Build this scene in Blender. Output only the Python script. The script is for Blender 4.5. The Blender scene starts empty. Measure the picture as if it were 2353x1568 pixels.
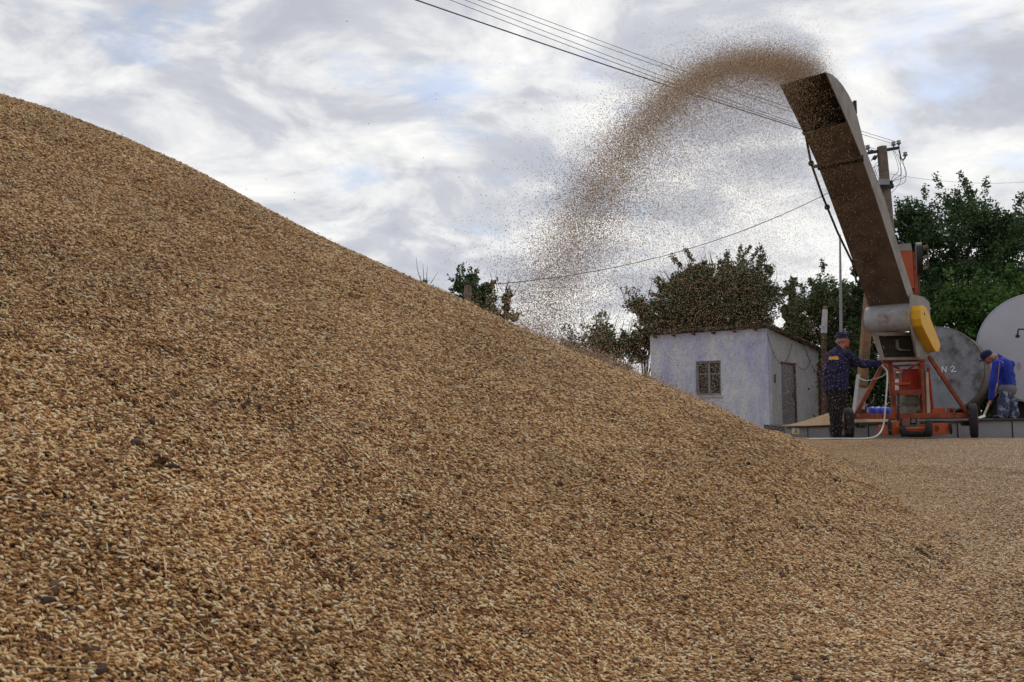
import bpy, bmesh, math, random
import numpy as np
from mathutils import Vector, Matrix
R = math.radians
rng = np.random.default_rng(7)
random.seed(7)
scene = bpy.context.scene
COL = scene.collection

# ------------------------------------------------------------------ camera
PITCH = math.atan(171 / 1830.0)
CH = 0.40
cam_d = bpy.data.cameras.new("camera")
cam = bpy.data.objects.new("camera", cam_d)
COL.objects.link(cam)
cam.location = (0, 0, CH)
cam.rotation_euler = (R(90) + PITCH, 0, 0)
cam_d.lens = 28.0
cam_d.sensor_width = 36
cam_d.clip_start = 0.02
cam_d.clip_end = 3000
cam_d.dof.use_dof = True
cam_d.dof.focus_distance = 6.5
cam_d.dof.aperture_fstop = 17
scene.camera = cam

# ------------------------------------------------------------------ light
SUN_EL, SUN_AZ = 52, 25
w = bpy.data.worlds.new("World")
scene.world = w
w.use_nodes = True
nt = w.node_tree
nt.nodes.clear()
def N(tree, kind, **kw):
    n = tree.nodes.new(kind)
    for k, v in kw.items():
        if k.startswith('i_'):
            n.inputs[k[2:].replace('_', ' ')].default_value = v
        else:
            setattr(n, k, v)
    return n
def ramp(tree, stops, interp='LINEAR'):
    r = tree.nodes.new('ShaderNodeValToRGB')
    r.color_ramp.interpolation = interp
    els = r.color_ramp.elements
    while len(els) < len(stops):
        els.new(0.5)
    for e, (p, c) in zip(els, stops):
        e.position = p
        e.color = (*c, 1) if len(c) == 3 else c
    return r
L = nt.links.new
out = N(nt, 'ShaderNodeOutputWorld')
bg = N(nt, 'ShaderNodeBackground'); bg.inputs[1].default_value = 0.11
sky = N(nt, 'ShaderNodeTexSky', sky_type='NISHITA', sun_disc=False, sun_elevation=R(SUN_EL), sun_rotation=R(SUN_AZ), air_density=1.0, dust_density=1.2)
tc = N(nt, 'ShaderNodeTexCoord')
sep = N(nt, 'ShaderNodeSeparateXYZ')
L(tc.outputs['Generated'], sep.inputs[0])
add = N(nt, 'ShaderNodeMath', operation='ADD'); add.inputs[1].default_value = 0.30
mx = N(nt, 'ShaderNodeMath', operation='MAXIMUM'); mx.inputs[1].default_value = 0.05
L(sep.outputs[2], add.inputs[0]); L(add.outputs[0], mx.inputs[0])
dx = N(nt, 'ShaderNodeMath', operation='DIVIDE'); dy = N(nt, 'ShaderNodeMath', operation='DIVIDE')
L(sep.outputs[0], dx.inputs[0]); L(mx.outputs[0], dx.inputs[1])
L(sep.outputs[1], dy.inputs[0]); L(mx.outputs[0], dy.inputs[1])
com = N(nt, 'ShaderNodeCombineXYZ'); L(dx.outputs[0], com.inputs[0]); L(dy.outputs[0], com.inputs[1])
mp = N(nt, 'ShaderNodeMapping'); L(com.outputs[0], mp.inputs[0])
mp.inputs['Rotation'].default_value = (0, 0, R(-35)); mp.inputs['Location'].default_value = (5.1, 2.35, 0)
mp.inputs['Scale'].default_value = (0.9, 1.2, 1)
n1 = N(nt, 'ShaderNodeTexNoise', i_Scale=3.6, i_Detail=9.0, i_Roughness=0.58, i_Distortion=0.15)
L(mp.outputs[0], n1.inputs['Vector'])
mp2 = N(nt, 'ShaderNodeMapping'); L(com.outputs[0], mp2.inputs[0])
mp2.inputs['Rotation'].default_value = (0, 0, R(-40)); mp2.inputs['Location'].default_value = (1.7, -5.2, 3)
mp2.inputs['Scale'].default_value = (0.95, 1.1, 1)
n2 = N(nt, 'ShaderNodeTexNoise', i_Scale=3.5, i_Detail=12.0, i_Roughness=0.58, i_Distortion=0.35)
L(mp2.outputs[0], n2.inputs['Vector'])
cover = ramp(nt, [(0.33, (0.35, 0.35, 0.35)), (0.45, (1, 1, 1))])
lowc = N(nt, 'ShaderNodeMapRange'); L(sep.outputs[2], lowc.inputs[0])
for i_, v_ in zip((1, 2, 3, 4), (0.02, .30, .16, 0.0)): lowc.inputs[i_].default_value = v_
sc_ = N(nt, 'ShaderNodeMath', operation='ADD'); L(n1.outputs[0], sc_.inputs[0]); L(lowc.outputs[0], sc_.inputs[1])
L(sc_.outputs[0], cover.inputs[0])
tone = ramp(nt, [(0.38, (4.8, 5.0, 5.6)), (0.47, (5.7, 5.85, 6.35)), (0.535, (7.4, 7.45, 7.6)), (0.63, (9.1, 9.1, 8.9))])
lowz = N(nt, 'ShaderNodeMapRange'); L(sep.outputs[2], lowz.inputs[0])
for i_, v_ in zip((1, 2, 3, 4), (0.0, .38, .07, -.01)): lowz.inputs[i_].default_value = v_
sh_ = N(nt, 'ShaderNodeMath', operation='ADD'); L(n2.outputs[0], sh_.inputs[0]); L(lowz.outputs[0], sh_.inputs[1])
L(sh_.outputs[0], tone.inputs[0])
blue = N(nt, 'ShaderNodeMixRGB', blend_type='MULTIPLY'); blue.inputs[0].default_value = 1
blue.inputs[2].default_value = (1.25, 1.25, 1.25, 1); L(sky.outputs[0], blue.inputs[1])
mixc = N(nt, 'ShaderNodeMixRGB')
L(cover.outputs[0], mixc.inputs[0]); L(blue.outputs[0], mixc.inputs[1]); L(tone.outputs[0], mixc.inputs[2])
L(mixc.outputs[0], bg.inputs[0]); L(bg.outputs[0], out.inputs[0])
sd = bpy.data.lights.new("sun", 'SUN'); sun = bpy.data.objects.new("sun", sd); COL.objects.link(sun)
sd.energy = 0.9; sd.angle = R(18); sd.color = (1, 0.95, 0.87)
sa, se = R(SUN_AZ), R(SUN_EL)
sdir = Vector((math.sin(sa) * math.cos(se), math.cos(sa) * math.cos(se), math.sin(se)))
sun.rotation_euler = sdir.to_track_quat('Z', 'Y').to_euler()
sun.location = (0, 0, 30)
scene.view_settings.view_transform = 'Standard'
scene.view_settings.look = 'None'
scene.view_settings.exposure = 0.0
scene.view_settings.gamma = 1.0

# ------------------------------------------------------------------ helpers
def ray(px, py):
    a = (px - 1176.5) / 1830.0; b = (784 - py) / 1830.0
    d = Vector((a, math.cos(PITCH) - b * math.sin(PITCH), math.sin(PITCH) + b * math.cos(PITCH)))
    return d / d.y
def at(px, py, Y):
    return Vector((0, 0, CH)) + ray(px, py) * Y
def onplane(px, py, p0, n):
    d = ray(px, py); o = Vector((0, 0, CH))
    return o + d * ((p0 - o).dot(n) / d.dot(n))
def V(*a): return Vector(a)

class MB:
    """collects shapes; build() links them as one mesh object"""
    def __init__(s): s.v = []; s.f = []
    def add(s, vs, fs):
        o = len(s.v); s.v += [tuple(v) for v in vs]; s.f += [tuple(i + o for i in f) for f in fs]; return s
    def box(s, c, size, rot=None):
        c = Vector(c); hx, hy, hz = size[0] / 2, size[1] / 2, size[2] / 2
        vs = [Vector((x, y, z)) for x in (-hx, hx) for y in (-hy, hy) for z in (-hz, hz)]
        if rot is not None: vs = [rot @ v for v in vs]
        return s.add([v + c for v in vs], [(0, 1, 3, 2), (4, 6, 7, 5), (0, 4, 5, 1), (2, 3, 7, 6), (0, 2, 6, 4), (1, 5, 7, 3)])
    def bar(s, p, q, w_, h_, up=(0, 0, 1)):
        p = Vector(p); q = Vector(q); d = (q - p); Ln = d.length; z = d.normalized()
        u = Vector(up)
        if abs(z.dot(u)) > 0.95: u = Vector((0, 1, 0))
        x = z.cross(u).normalized(); y = x.cross(z)
        return s.box((p + q) / 2, (w_, h_, Ln), Matrix((x, y, z)).transposed())
    def tube(s, pts, r, n=8, caps=True):
        pts = [Vector(p) for p in pts]
        rs = r if isinstance(r, (list, tuple)) else [r] * len(pts)
        vs = []; up = None
        for i, p in enumerate(pts):
            d = (pts[min(i + 1, len(pts) - 1)] - pts[max(i - 1, 0)]).normalized()
            if up is None or abs(up.dot(d)) > 0.99:
                up = Vector((0, 0, 1)) if abs(d.z) < 0.9 else Vector((0, 1, 0))
            x = d.cross(up).normalized(); y = x.cross(d); up = y
            for k in range(n):
                a = 2 * math.pi * k / n
                vs.append(p + (x * math.cos(a) + y * math.sin(a)) * rs[i])
        fs = [(i * n + k, i * n + (k + 1) % n, (i + 1) * n + (k + 1) % n, (i + 1) * n + k) for i in range(len(pts) - 1) for k in range(n)]
        if caps: fs += [tuple(range(n - 1, -1, -1)), tuple((len(pts) - 1) * n + k for k in range(n))]
        return s.add(vs, fs)
    def cyl(s, p, q, r, n=24, r2=None):
        return s.tube([p, q], [r, r if r2 is None else r2], n)
    def prism(s, pts, off):
        pts = [Vector(p) for p in pts]; off = Vector(off); n = len(pts)
        return s.add(pts + [p + off for p in pts], [tuple(range(n - 1, -1, -1)), tuple(range(n, 2 * n))] + [(i, (i + 1) % n, n + (i + 1) % n, n + i) for i in range(n)])
    def ell(s, c, r, rot=None, nu=12, nv=8):
        c = Vector(c); vs = []; fs = []
        for j in range(1, nv):
            t = math.pi * j / nv
            for i in range(nu):
                a = 2 * math.pi * i / nu
                vs.append(Vector((r[0] * math.sin(t) * math.cos(a), r[1] * math.sin(t) * math.sin(a), r[2] * math.cos(t))))
        vs += [Vector((0, 0, r[2])), Vector((0, 0, -r[2]))]
        if rot is not None: vs = [rot @ v for v in vs]
        m = (nv - 1) * nu
        for j in range(nv - 2):
            for i in range(nu): fs.append((j * nu + i, (j + 1) * nu + i, (j + 1) * nu + (i + 1) % nu, j * nu + (i + 1) % nu))
        for i in range(nu):
            fs.append((m, i, (i + 1) % nu)); fs.append((m + 1, (nv - 2) * nu + (i + 1) % nu, (nv - 2) * nu + i))
        return s.add([v + c for v in vs], fs)
    def cap(s, p, q, r1, r2, n=12):
        p = Vector(p); q = Vector(q); d = q - p; z = d.normalized()
        u = Vector((0, 0, 1)) if abs(z.z) < 0.9 else Vector((0, 1, 0))
        pts = []; rs = []
        for k in range(4):
            a = math.pi / 2 * (1 - k / 4.0); pts.append(p - z * r1 * math.sin(a)); rs.append(max(r1 * math.cos(a), r1 * .05))
        pts.append(p); rs.append(r1); pts.append(q); rs.append(r2)
        for k in range(1, 5):
            a = math.pi / 2 * k / 4.0; pts.append(q + z * r2 * math.sin(a)); rs.append(max(r2 * math.cos(a), r2 * .05))
        return s.tube(pts, rs, n)
    def build(s, name, mat=None, parent=None, smooth=False, bevel=0):
        me = bpy.data.meshes.new(name); me.from_pydata(s.v, [], s.f); me.validate()
        bm = bmesh.new(); bm.from_mesh(me); bmesh.ops.recalc_face_normals(bm, faces=bm.faces); bm.to_mesh(me); bm.free()
        if smooth:
            me.polygons.foreach_set('use_smooth', [True] * len(me.polygons)); me.update()
        o = bpy.data.objects.new(name, me); COL.objects.link(o)
        if mat: me.materials.append(mat)
        if parent:
            o.parent = parent; o.matrix_parent_inverse = parent.matrix_world.inverted() if False else Matrix.Translation(-parent.location)
        if smooth == 'auto':
            me.set_sharp_from_angle(angle=R(35))
        if bevel:
            b = o.modifiers.new('bevel', 'BEVEL'); b.width = bevel; b.segments = 2; b.limit_method = 'ANGLE'
        return o
def tag(o, label=None, cat=None, group=None, kind=None):
    if label: o['label'] = label
    if cat: o['category'] = cat
    if group: o['group'] = group
    if kind: o['kind'] = kind
    return o
def empty(name, loc, label, cat, group=None):
    o = bpy.data.objects.new(name, None); COL.objects.link(o); o.location = loc; o.empty_display_size = .1
    return tag(o, label, cat, group)
def np_mesh(name, verts, faces, mat, smooth=False, nside=None):
    """verts (n,3), faces (m,k) with equal k"""
    verts = np.asarray(verts, np.float32); faces = np.asarray(faces, np.int32); k = faces.shape[1]
    me = bpy.data.meshes.new(name)
    me.vertices.add(len(verts)); me.vertices.foreach_set('co', verts.ravel())
    me.loops.add(faces.size); me.loops.foreach_set('vertex_index', faces.ravel())
    me.polygons.add(len(faces)); me.polygons.foreach_set('loop_start', np.arange(0, faces.size, k, dtype=np.int32))
    me.update(calc_edges=True)
    if smooth: me.polygons.foreach_set('use_smooth', np.ones(len(faces), bool))
    if mat: me.materials.append(mat)
    o = bpy.data.objects.new(name, me)
    return o
def orient(ax, rr):
    """frames from unit axis vectors (n,3) with random roll -> x,y,z arrays (z = axis)"""
    t = np.where(np.abs(ax[:, 2:3]) < .9, np.array([[0, 0, 1.]]), np.array([[1., 0, 0]]))
    x = np.cross(t, ax); x /= np.linalg.norm(x, axis=1, keepdims=True)
    y = np.cross(ax, x); c = np.cos(rr)[:, None]; s_ = np.sin(rr)[:, None]
    return x * c + y * s_, y * c - x * s_, ax
def scatter(proto_v, proto_f, pos, X, Y, Z, S):
    """copies of a prototype (z = long axis) as one vertex/face array; S (n,3) scale"""
    n = len(pos); m = len(proto_v)
    P = proto_v[None] * S[:, None, :]
    out_ = pos[:, None] + P[..., 0:1] * X[:, None] + P[..., 1:2] * Y[:, None] + P[..., 2:3] * Z[:, None]
    f = proto_f[None] + (np.arange(n) * m)[:, None, None]
    return out_.reshape(-1, 3), f.reshape(-1, proto_f.shape[1])

# ------------------------------------------------------------------ materials
def mat(name, col, rough=0.7, metal=0.0, var=0.12, scale=6.0, bump=0.0, bscale=40.0, spec=0.4, col2=None, thr=(0.45, 0.6), c2scale=3.0):
    m = bpy.data.materials.new(name); m.use_nodes = True; t = m.node_tree; b = t.nodes['Principled BSDF']
    b.inputs['Roughness'].default_value = rough; b.inputs['Metallic'].default_value = metal
    b.inputs['Specular IOR Level'].default_value = spec
    co = N(t, 'ShaderNodeTexCoord')
    nz = N(t, 'ShaderNodeTexNoise', i_Scale=scale, i_Detail=5.0, i_Roughness=0.6); t.links.new(co.outputs['Object'], nz.inputs[0])
    lo = tuple(c * (1 - var) for c in col); hi = tuple(min(1, c * (1 + var)) for c in col)
    rp = ramp(t, [(0.3, lo), (0.7, hi)]); t.links.new(nz.outputs[0], rp.inputs[0]); last = rp.outputs[0]
    if col2:
        n2_ = N(t, 'ShaderNodeTexNoise', i_Scale=c2scale, i_Detail=7.0, i_Roughness=0.65); t.links.new(co.outputs['Object'], n2_.inputs[0])
        r2 = ramp(t, [(thr[0], (0, 0, 0)), (thr[1], (1, 1, 1))]); t.links.new(n2_.outputs[0], r2.inputs[0])
        mi = N(t, 'ShaderNodeMixRGB'); t.links.new(r2.outputs[0], mi.inputs[0]); t.links.new(last, mi.inputs[1]); mi.inputs[2].default_value = (*col2, 1)
        last = mi.outputs[0]
    t.links.new(last, b.inputs['Base Color'])
    if bump:
        n3 = N(t, 'ShaderNodeTexNoise', i_Scale=bscale, i_Detail=6.0); t.links.new(co.outputs['Object'], n3.inputs[0])
        bp = N(t, 'ShaderNodeBump', i_Strength=bump, i_Distance=0.02); t.links.new(n3.outputs[0], bp.inputs['Height']); t.links.new(bp.outputs[0], b.inputs['Normal'])
    return m
def island_mat(name, stops, rough=0.6, spec=0.3, trans=0.0, objvar=False):
    m = bpy.data.materials.new(name); m.use_nodes = True; t = m.node_tree; b = t.nodes['Principled BSDF']
    b.inputs['Roughness'].default_value = rough; b.inputs['Specular IOR Level'].default_value = spec
    g = N(t, 'ShaderNodeNewGeometry'); rp = ramp(t, stops); src = g.outputs['Random Per Island']
    t.links.new(src, rp.inputs[0]); last = rp.outputs[0]
    if objvar:   # slow colour drift over the heap
        co = N(t, 'ShaderNodeNewGeometry'); nz = N(t, 'ShaderNodeTexNoise', i_Scale=2.2, i_Detail=6.0, i_Roughness=0.7)
        t.links.new(co.outputs['Position'], nz.inputs[0])
        r2 = ramp(t, [(0.3, (0.82, 0.80, 0.78)), (0.7, (1.14, 1.13, 1.10))]); t.links.new(nz.outputs[0], r2.inputs[0])
        mi = N(t, 'ShaderNodeMixRGB', blend_type='MULTIPLY'); mi.inputs[0].default_value = 1
        t.links.new(last, mi.inputs[1]); t.links.new(r2.outputs[0], mi.inputs[2]); last = mi.outputs[0]
        # the thin layer on the yard is paler and chaffier than the heap
        dp_ = N(t, 'ShaderNodeVectorMath', operation='DOT_PRODUCT'); dp_.inputs[1].default_value = (1, -.38, -2.0); t.links.new(co.outputs['Position'], dp_.inputs[0])
        nn_ = N(t, 'ShaderNodeMath', operation='MULTIPLY_ADD'); nn_.inputs[1].default_value = .8; t.links.new(nz.outputs[0], nn_.inputs[0]); t.links.new(dp_.outputs['Value'], nn_.inputs[2])
        mr = N(t, 'ShaderNodeMapRange'); mr.inputs[1].default_value = -.1; mr.inputs[2].default_value = 1.8; t.links.new(nn_.outputs[0], mr.inputs[0])
        m2_ = N(t, 'ShaderNodeMixRGB'); m2_.blend_type = 'MULTIPLY'; t.links.new(mr.outputs[0], m2_.inputs[0]); t.links.new(last, m2_.inputs[1]); m2_.inputs[2].default_value = (1.0, 1.09, 1.4, 1); last = m2_.outputs[0]
    t.links.new(last, b.inputs['Base Color'])
    if trans:
        tr = N(t, 'ShaderNodeBsdfTranslucent'); t.links.new(last, tr.inputs[0]); ms = N(t, 'ShaderNodeMixShader'); ms.inputs[0].default_value = trans
        o = t.nodes['Material Output']; t.links.new(b.outputs[0], ms.inputs[1]); t.links.new(tr.outputs[0], ms.inputs[2]); t.links.new(ms.outputs[0], o.inputs[0])
    return m
GRAIN_STOPS = [(0.0, (0.04, 0.02, 0.014)), (0.06, (0.12, 0.052, 0.026)), (0.24, (0.27, 0.122, 0.042)), (0.50, (0.48, 0.26, 0.098)), (0.74, (0.66, 0.44, 0.20)), (0.90, (0.79, 0.65, 0.39)), (1.0, (0.76, 0.70, 0.52))]
M_grain = island_mat('wheat grain', GRAIN_STOPS, 0.5, 0.35, objvar=True)
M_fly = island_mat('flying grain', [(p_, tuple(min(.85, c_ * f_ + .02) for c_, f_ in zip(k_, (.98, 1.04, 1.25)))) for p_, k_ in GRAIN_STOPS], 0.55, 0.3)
M_straw = island_mat('straw', [(0, (0.22, 0.15, 0.08)), (0.5, (0.5, 0.40, 0.22)), (1, (0.66, 0.58, 0.42))], 0.6)
M_clod = island_mat('dark clods', [(0, (0.03, 0.02, 0.018)), (1, (0.12, 0.075, 0.05))], 0.9)
def heap_mat():
    m = bpy.data.materials.new('heap underlayer'); m.use_nodes = True; t = m.node_tree; b = t.nodes['Principled BSDF']; b.inputs['Roughness'].default_value = .85
    g = N(t, 'ShaderNodeNewGeometry')
    v = N(t, 'ShaderNodeTexVoronoi', i_Scale=170.0); t.links.new(g.outputs['Position'], v.inputs['Vector'])
    rp = ramp(t, [(0, (0.08, 0.04, 0.018)), (0.5, (0.27, 0.155, 0.065)), (1, (0.5, 0.34, 0.17))])
    s_ = N(t, 'ShaderNodeSeparateColor'); t.links.new(v.outputs['Color'], s_.inputs[0]); t.links.new(s_.outputs[0], rp.inputs[0])
    t.links.new(rp.outputs[0], b.inputs['Base Color'])
    return m
M_heap = heap_mat()
M_navy = mat('navy cloth', (0.010, 0.011, 0.055), 0.9, var=.3, scale=9, bump=.5, bscale=14)
M_blue = mat('blue jacket cloth', (0.010, 0.033, 0.31), 0.8, var=.25, scale=8, bump=.5, bscale=12)
M_black = mat('black cloth', (0.006, 0.006, 0.009), 0.95, var=.3)
M_camo = mat('camouflage cloth', (0.05, 0.065, 0.12), 0.9, var=.3, scale=10, col2=(0.30, 0.34, 0.40), thr=(.53, .6), c2scale=9)
M_skin = mat('skin', (0.42, 0.13, 0.085), 0.55, var=.15, scale=12)
M_hair = mat('grey hair', (0.22, 0.20, 0.18), 0.9)
M_boot = mat('dark boots', (0.012, 0.011, 0.011), 0.7)
M_yel = mat('yellow print', (0.62, 0.36, 0.04), 0.7)
M_oprint = mat('orange print', (0.60, 0.20, 0.08), 0.7, col2=(0.03, 0.06, 0.35), thr=(.52, .56), c2scale=30)
M_orange = mat('orange machine paint', (0.27, 0.052, 0.018), 0.65, var=.35, scale=5, col2=(0.085, 0.035, 0.022), thr=(.48, .66), c2scale=7, bump=.1)
M_red = mat('red sheet metal', (0.30, 0.016, 0.007), 0.55, var=.15)
M_orange2 = mat('bright orange sheet metal', (0.42, 0.075, 0.018), 0.55, var=.15, col2=(.30, .09, .03), thr=(.55, .7))
M_grey = mat('grey machine paint', (0.25, 0.225, 0.20), 0.6, var=.18, scale=3, col2=(0.14, 0.10, 0.07), thr=(.48, .70), c2scale=2.5)
M_zinc = mat('worn drum steel', (0.33, 0.34, 0.36), 0.5, var=.2, scale=4, col2=(0.17, 0.13, 0.11), thr=(.50, .70), c2scale=3)
M_rust = mat('brown dusty steel', (0.085, 0.060, 0.046), 0.75, var=.35, scale=2.5, col2=(0.135, 0.098, 0.07), thr=(.48, .66), c2scale=1.8, bump=.1)
M_dark = mat('dark greasy metal', (0.018, 0.017, 0.017), 0.6, var=.3)
M_inside = mat('dark shaded chute inside', (0.03, 0.022, 0.016), 0.8)  # near-black: shade inside the hood and throat is put into the colour
M_yellow = mat('yellow guard paint', (0.72, 0.40, 0.02), 0.5, var=.08, scale=4, col2=(0.36, 0.20, 0.03), thr=(.60, .75), c2scale=5)
M_tyre = mat('tyre rubber', (0.028, 0.027, 0.030), 0.85, var=.3, scale=8, bump=.3)
M_rubber = mat('rubber flap', (0.02, 0.017, 0.015), 0.85)
M_engine = mat('engine casting', (0.17, 0.15, 0.13), 0.6, var=.3, scale=14)
M_plank = mat('pale plank', (0.42, 0.35, 0.27), 0.8)
M_hose = mat('white hose', (0.62, 0.62, 0.58), 0.5)
M_green = mat('pale green hose', (0.30, 0.44, 0.36), 0.5)
M_wood = mat('weathered pole wood', (0.15, 0.12, 0.095), 0.9, var=.4, scale=9, bump=.6, bscale=22)
M_owood = mat('orange brown timber', (0.20, 0.115, 0.055), 0.85, var=.35, scale=7, bump=.4, bscale=20, col2=(.12, .085, .05), thr=(.5, .62))
M_conc = mat('whitened concrete', (0.42, 0.42, 0.43), 0.9, var=.2, scale=10, bump=.4, bscale=25, col2=(.2, .2, .2), thr=(.56, .7), c2scale=12)
M_iron = mat('dark iron', (0.02, 0.02, 0.024), 0.6)
M_insul = mat('grey insulator', (0.22, 0.23, 0.25), 0.4)
M_cable = mat('black cable', (0.02, 0.018, 0.03), 0.6)
M_purple = mat('purple cable', (0.035, 0.012, 0.07), 0.5)
M_wire = mat('bare wire', (0.10, 0.10, 0.12), 0.4, metal=.5)
M_plat = mat('grey steel plate', (0.26, 0.27, 0.305), 0.6, var=.12, scale=2, col2=(.19, .185, .19), thr=(.55, .75), c2scale=3)
M_deck = mat('dusty steel deck', (0.09, 0.085, 0.085), 1.0, var=.15, scale=2, spec=.0, col2=(.08, .065, .05), thr=(.5, .7), c2scale=3)
M_tankw = mat('white tank paint', (0.44, 0.45, 0.52), 0.6, var=.05, scale=2, col2=(.42, .42, .45), thr=(.52, .75), c2scale=1.5)
def tank_mat():
    m = mat('weathered tank paint', (0.225, 0.235, 0.26), 0.8, var=.25, scale=4, col2=(.07, .055, .04), thr=(.47, .64), c2scale=2.3, bump=.15)
    return m
M_tank = tank_mat()
M_tankside = mat('dusty tank shell', (0.19, 0.165, 0.14), 0.85, var=.2, scale=2)
M_cradle = mat('dark cradle', (0.035, 0.028, 0.024), 0.9)
M_barrel = mat('blue plastic', (0.01, 0.03, 0.36), 0.4, var=.1)
M_white = mat('white paint', (0.75, 0.75, 0.75), 0.6)
M_pink = mat('faded red paint', (0.50, 0.16, 0.22), 0.7)
M_glass = mat('dark window glass', (0.015, 0.015, 0.018), 0.2, spec=.25)
M_wframe = mat('weathered window frame', (0.20, 0.195, 0.20), 0.85, var=.25, scale=12)
M_door = mat('grey door', (0.155, 0.16, 0.18), 0.55, var=.1, scale=2)
M_roof = mat('dark roofing felt', (0.045, 0.038, 0.034), 0.9, var=.3, scale=6, bump=.4)
M_rafter = mat('rafter wood', (0.07, 0.04, 0.028), 0.9, var=.3)
def wall_mat():
    m = bpy.data.materials.new('blue white limewash'); m.use_nodes = True; t = m.node_tree; b = t.nodes['Principled BSDF']; b.inputs['Roughness'].default_value = .9
    co = N(t, 'ShaderNodeTexCoord'); mpx = N(t, 'ShaderNodeMapping'); mpx.inputs['Scale'].default_value = (1, 1, .45); t.links.new(co.outputs['Object'], mpx.inputs[0])
    a = N(t, 'ShaderNodeTexNoise', i_Scale=1.7, i_Detail=8.0, i_Roughness=.68); t.links.new(mpx.outputs[0], a.inputs[0])
    rp = ramp(t, [(0.34, (0.33, 0.36, 0.57)), (0.47, (0.48, 0.50, 0.64)), (0.60, (0.64, 0.65, 0.68))]); t.links.new(a.outputs[0], rp.inputs[0])
    n2_ = N(t, 'ShaderNodeTexNoise', i_Scale=9.0, i_Detail=8.0, i_Roughness=.7); t.links.new(co.outputs['Object'], n2_.inputs[0])
    r2 = ramp(t, [(0.30, (0.72, 0.70, 0.68)), (0.46, (1, 1, 1))]); t.links.new(n2_.outputs[0], r2.inputs[0])
    mi = N(t, 'ShaderNodeMixRGB', blend_type='MULTIPLY'); mi.inputs[0].default_value = 1; t.links.new(rp.outputs[0], mi.inputs[1]); t.links.new(r2.outputs[0], mi.inputs[2])
    t.links.new(mi.outputs[0], b.inputs['Base Color'])
    bp = N(t, 'ShaderNodeBump', i_Strength=.35, i_Distance=.03); t.links.new(n2_.outputs[0], bp.inputs['Height']); t.links.new(bp.outputs[0], b.inputs['Normal'])
    return m
M_wall = wall_mat()
M_wall2 = mat('grey white limewash', (0.42, 0.42, 0.43), 0.9, var=.12, scale=3, bump=.3, bscale=9, col2=(0.34, 0.35, 0.46), thr=(.52, .68), c2scale=2.4)
M_ground = mat('bare yard ground', (0.20, 0.16, 0.12), 0.95, var=.25, scale=1.5, bump=.4, bscale=12)
M_bark = mat('bark', (0.06, 0.048, 0.036), 0.95, var=.3, scale=8, bump=.5, bscale=16)
def leaf(name, c):
    return island_mat(name, [(0, tuple(x * .45 for x in c)), (.5, c), (1, tuple(min(1, x * 1.6) for x in c))], 0.55, 0.35, trans=.25)
M_leaf = leaf('dark green leaves', (0.048, 0.092, 0.030))
M_leafg = leaf('green leaves', (0.062, 0.125, 0.022))
M_leafb = leaf('olive leaves', (0.028, 0.056, 0.018))

# ------------------------------------------------------------------ terrain: ground and the wheat heap
g = MB(); g.add([(-600, -200, -.012), (600, -200, -.012), (600, 1200, -.012), (-600, 1200, -.012)], [(0, 1, 2, 3)])
tag(g.build('ground', M_ground), kind='structure')

SIL = np.array([(-400, 70), (-120, 172), (0, 218), (100, 250), (200, 289), (300, 332), (450, 402), (600, 481), (750, 556), (900, 624), (1040, 682), (1160, 742), (1280, 800), (1400, 850), (1520, 898), (1640, 946), (1760, 1000), (1860, 1046), (1960, 1096), (2060, 1165), (2160, 1240)], float)
def vnoise(x, y, s, seed):
    r_ = np.random.default_rng(seed); T = r_.random((64, 64)); X = x / s + 1000; Y = y / s + 1000
    i = np.floor(X).astype(int); j = np.floor(Y).astype(int); fx = X - i; fy = Y - j; fx = fx * fx * (3 - 2 * fx); fy = fy * fy * (3 - 2 * fy)
    a = T[i % 64, j % 64]; b = T[(i + 1) % 64, j % 64]; c = T[i % 64, (j + 1) % 64]; d = T[(i + 1) % 64, (j + 1) % 64]
    return (a * (1 - fx) + b * fx) * (1 - fy) + (c * (1 - fx) + d * fx) * fy - .5
YR = 2.9
kx = (SIL[:, 0] - 1176.5) / 1830
Rx = kx * YR
# crest heights seen at the crest distance (+ rounding allowance)
Rz = CH + (955 - SIL[:, 1]) / 1830 * YR * 1.004
def softmin(a, b, w_): return -w_ * np.logaddexp(-a / w_, -b / w_)
def softmax(a, b, w_): return w_ * np.logaddexp(a / w_, b / w_)
RIDGE2 = np.array([(-8, 3.6), (-4, 2.36), (-1, 1.30), (.23, .905), (.685, .76), (.99, .625), (1.3, .49), (1.6, .325), (1.85, .19), (2.06, .10), (2.5, .02), (3.2, .0), (5, -.2), (12, -.5)], float)
RC = np.zeros(len(Rz))
def crest(x):
    rz = np.interp(x, Rx, Rz + RC)
    rz = np.where(x < Rx[0], Rz[0] + (Rx[0] - x) * .25, rz)
    return np.where(x > Rx[-1], (Rz + RC)[-1] - (x - Rx[-1]) * .3, rz)
def near_face(x, y):
    u = y - YR; wr = np.interp(x, [-1, .2, 1.0], [.07, .09, .12])
    return crest(x) + softmin(.42 * u, -.40 * u, wr) + wr * math.log(2)
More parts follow.
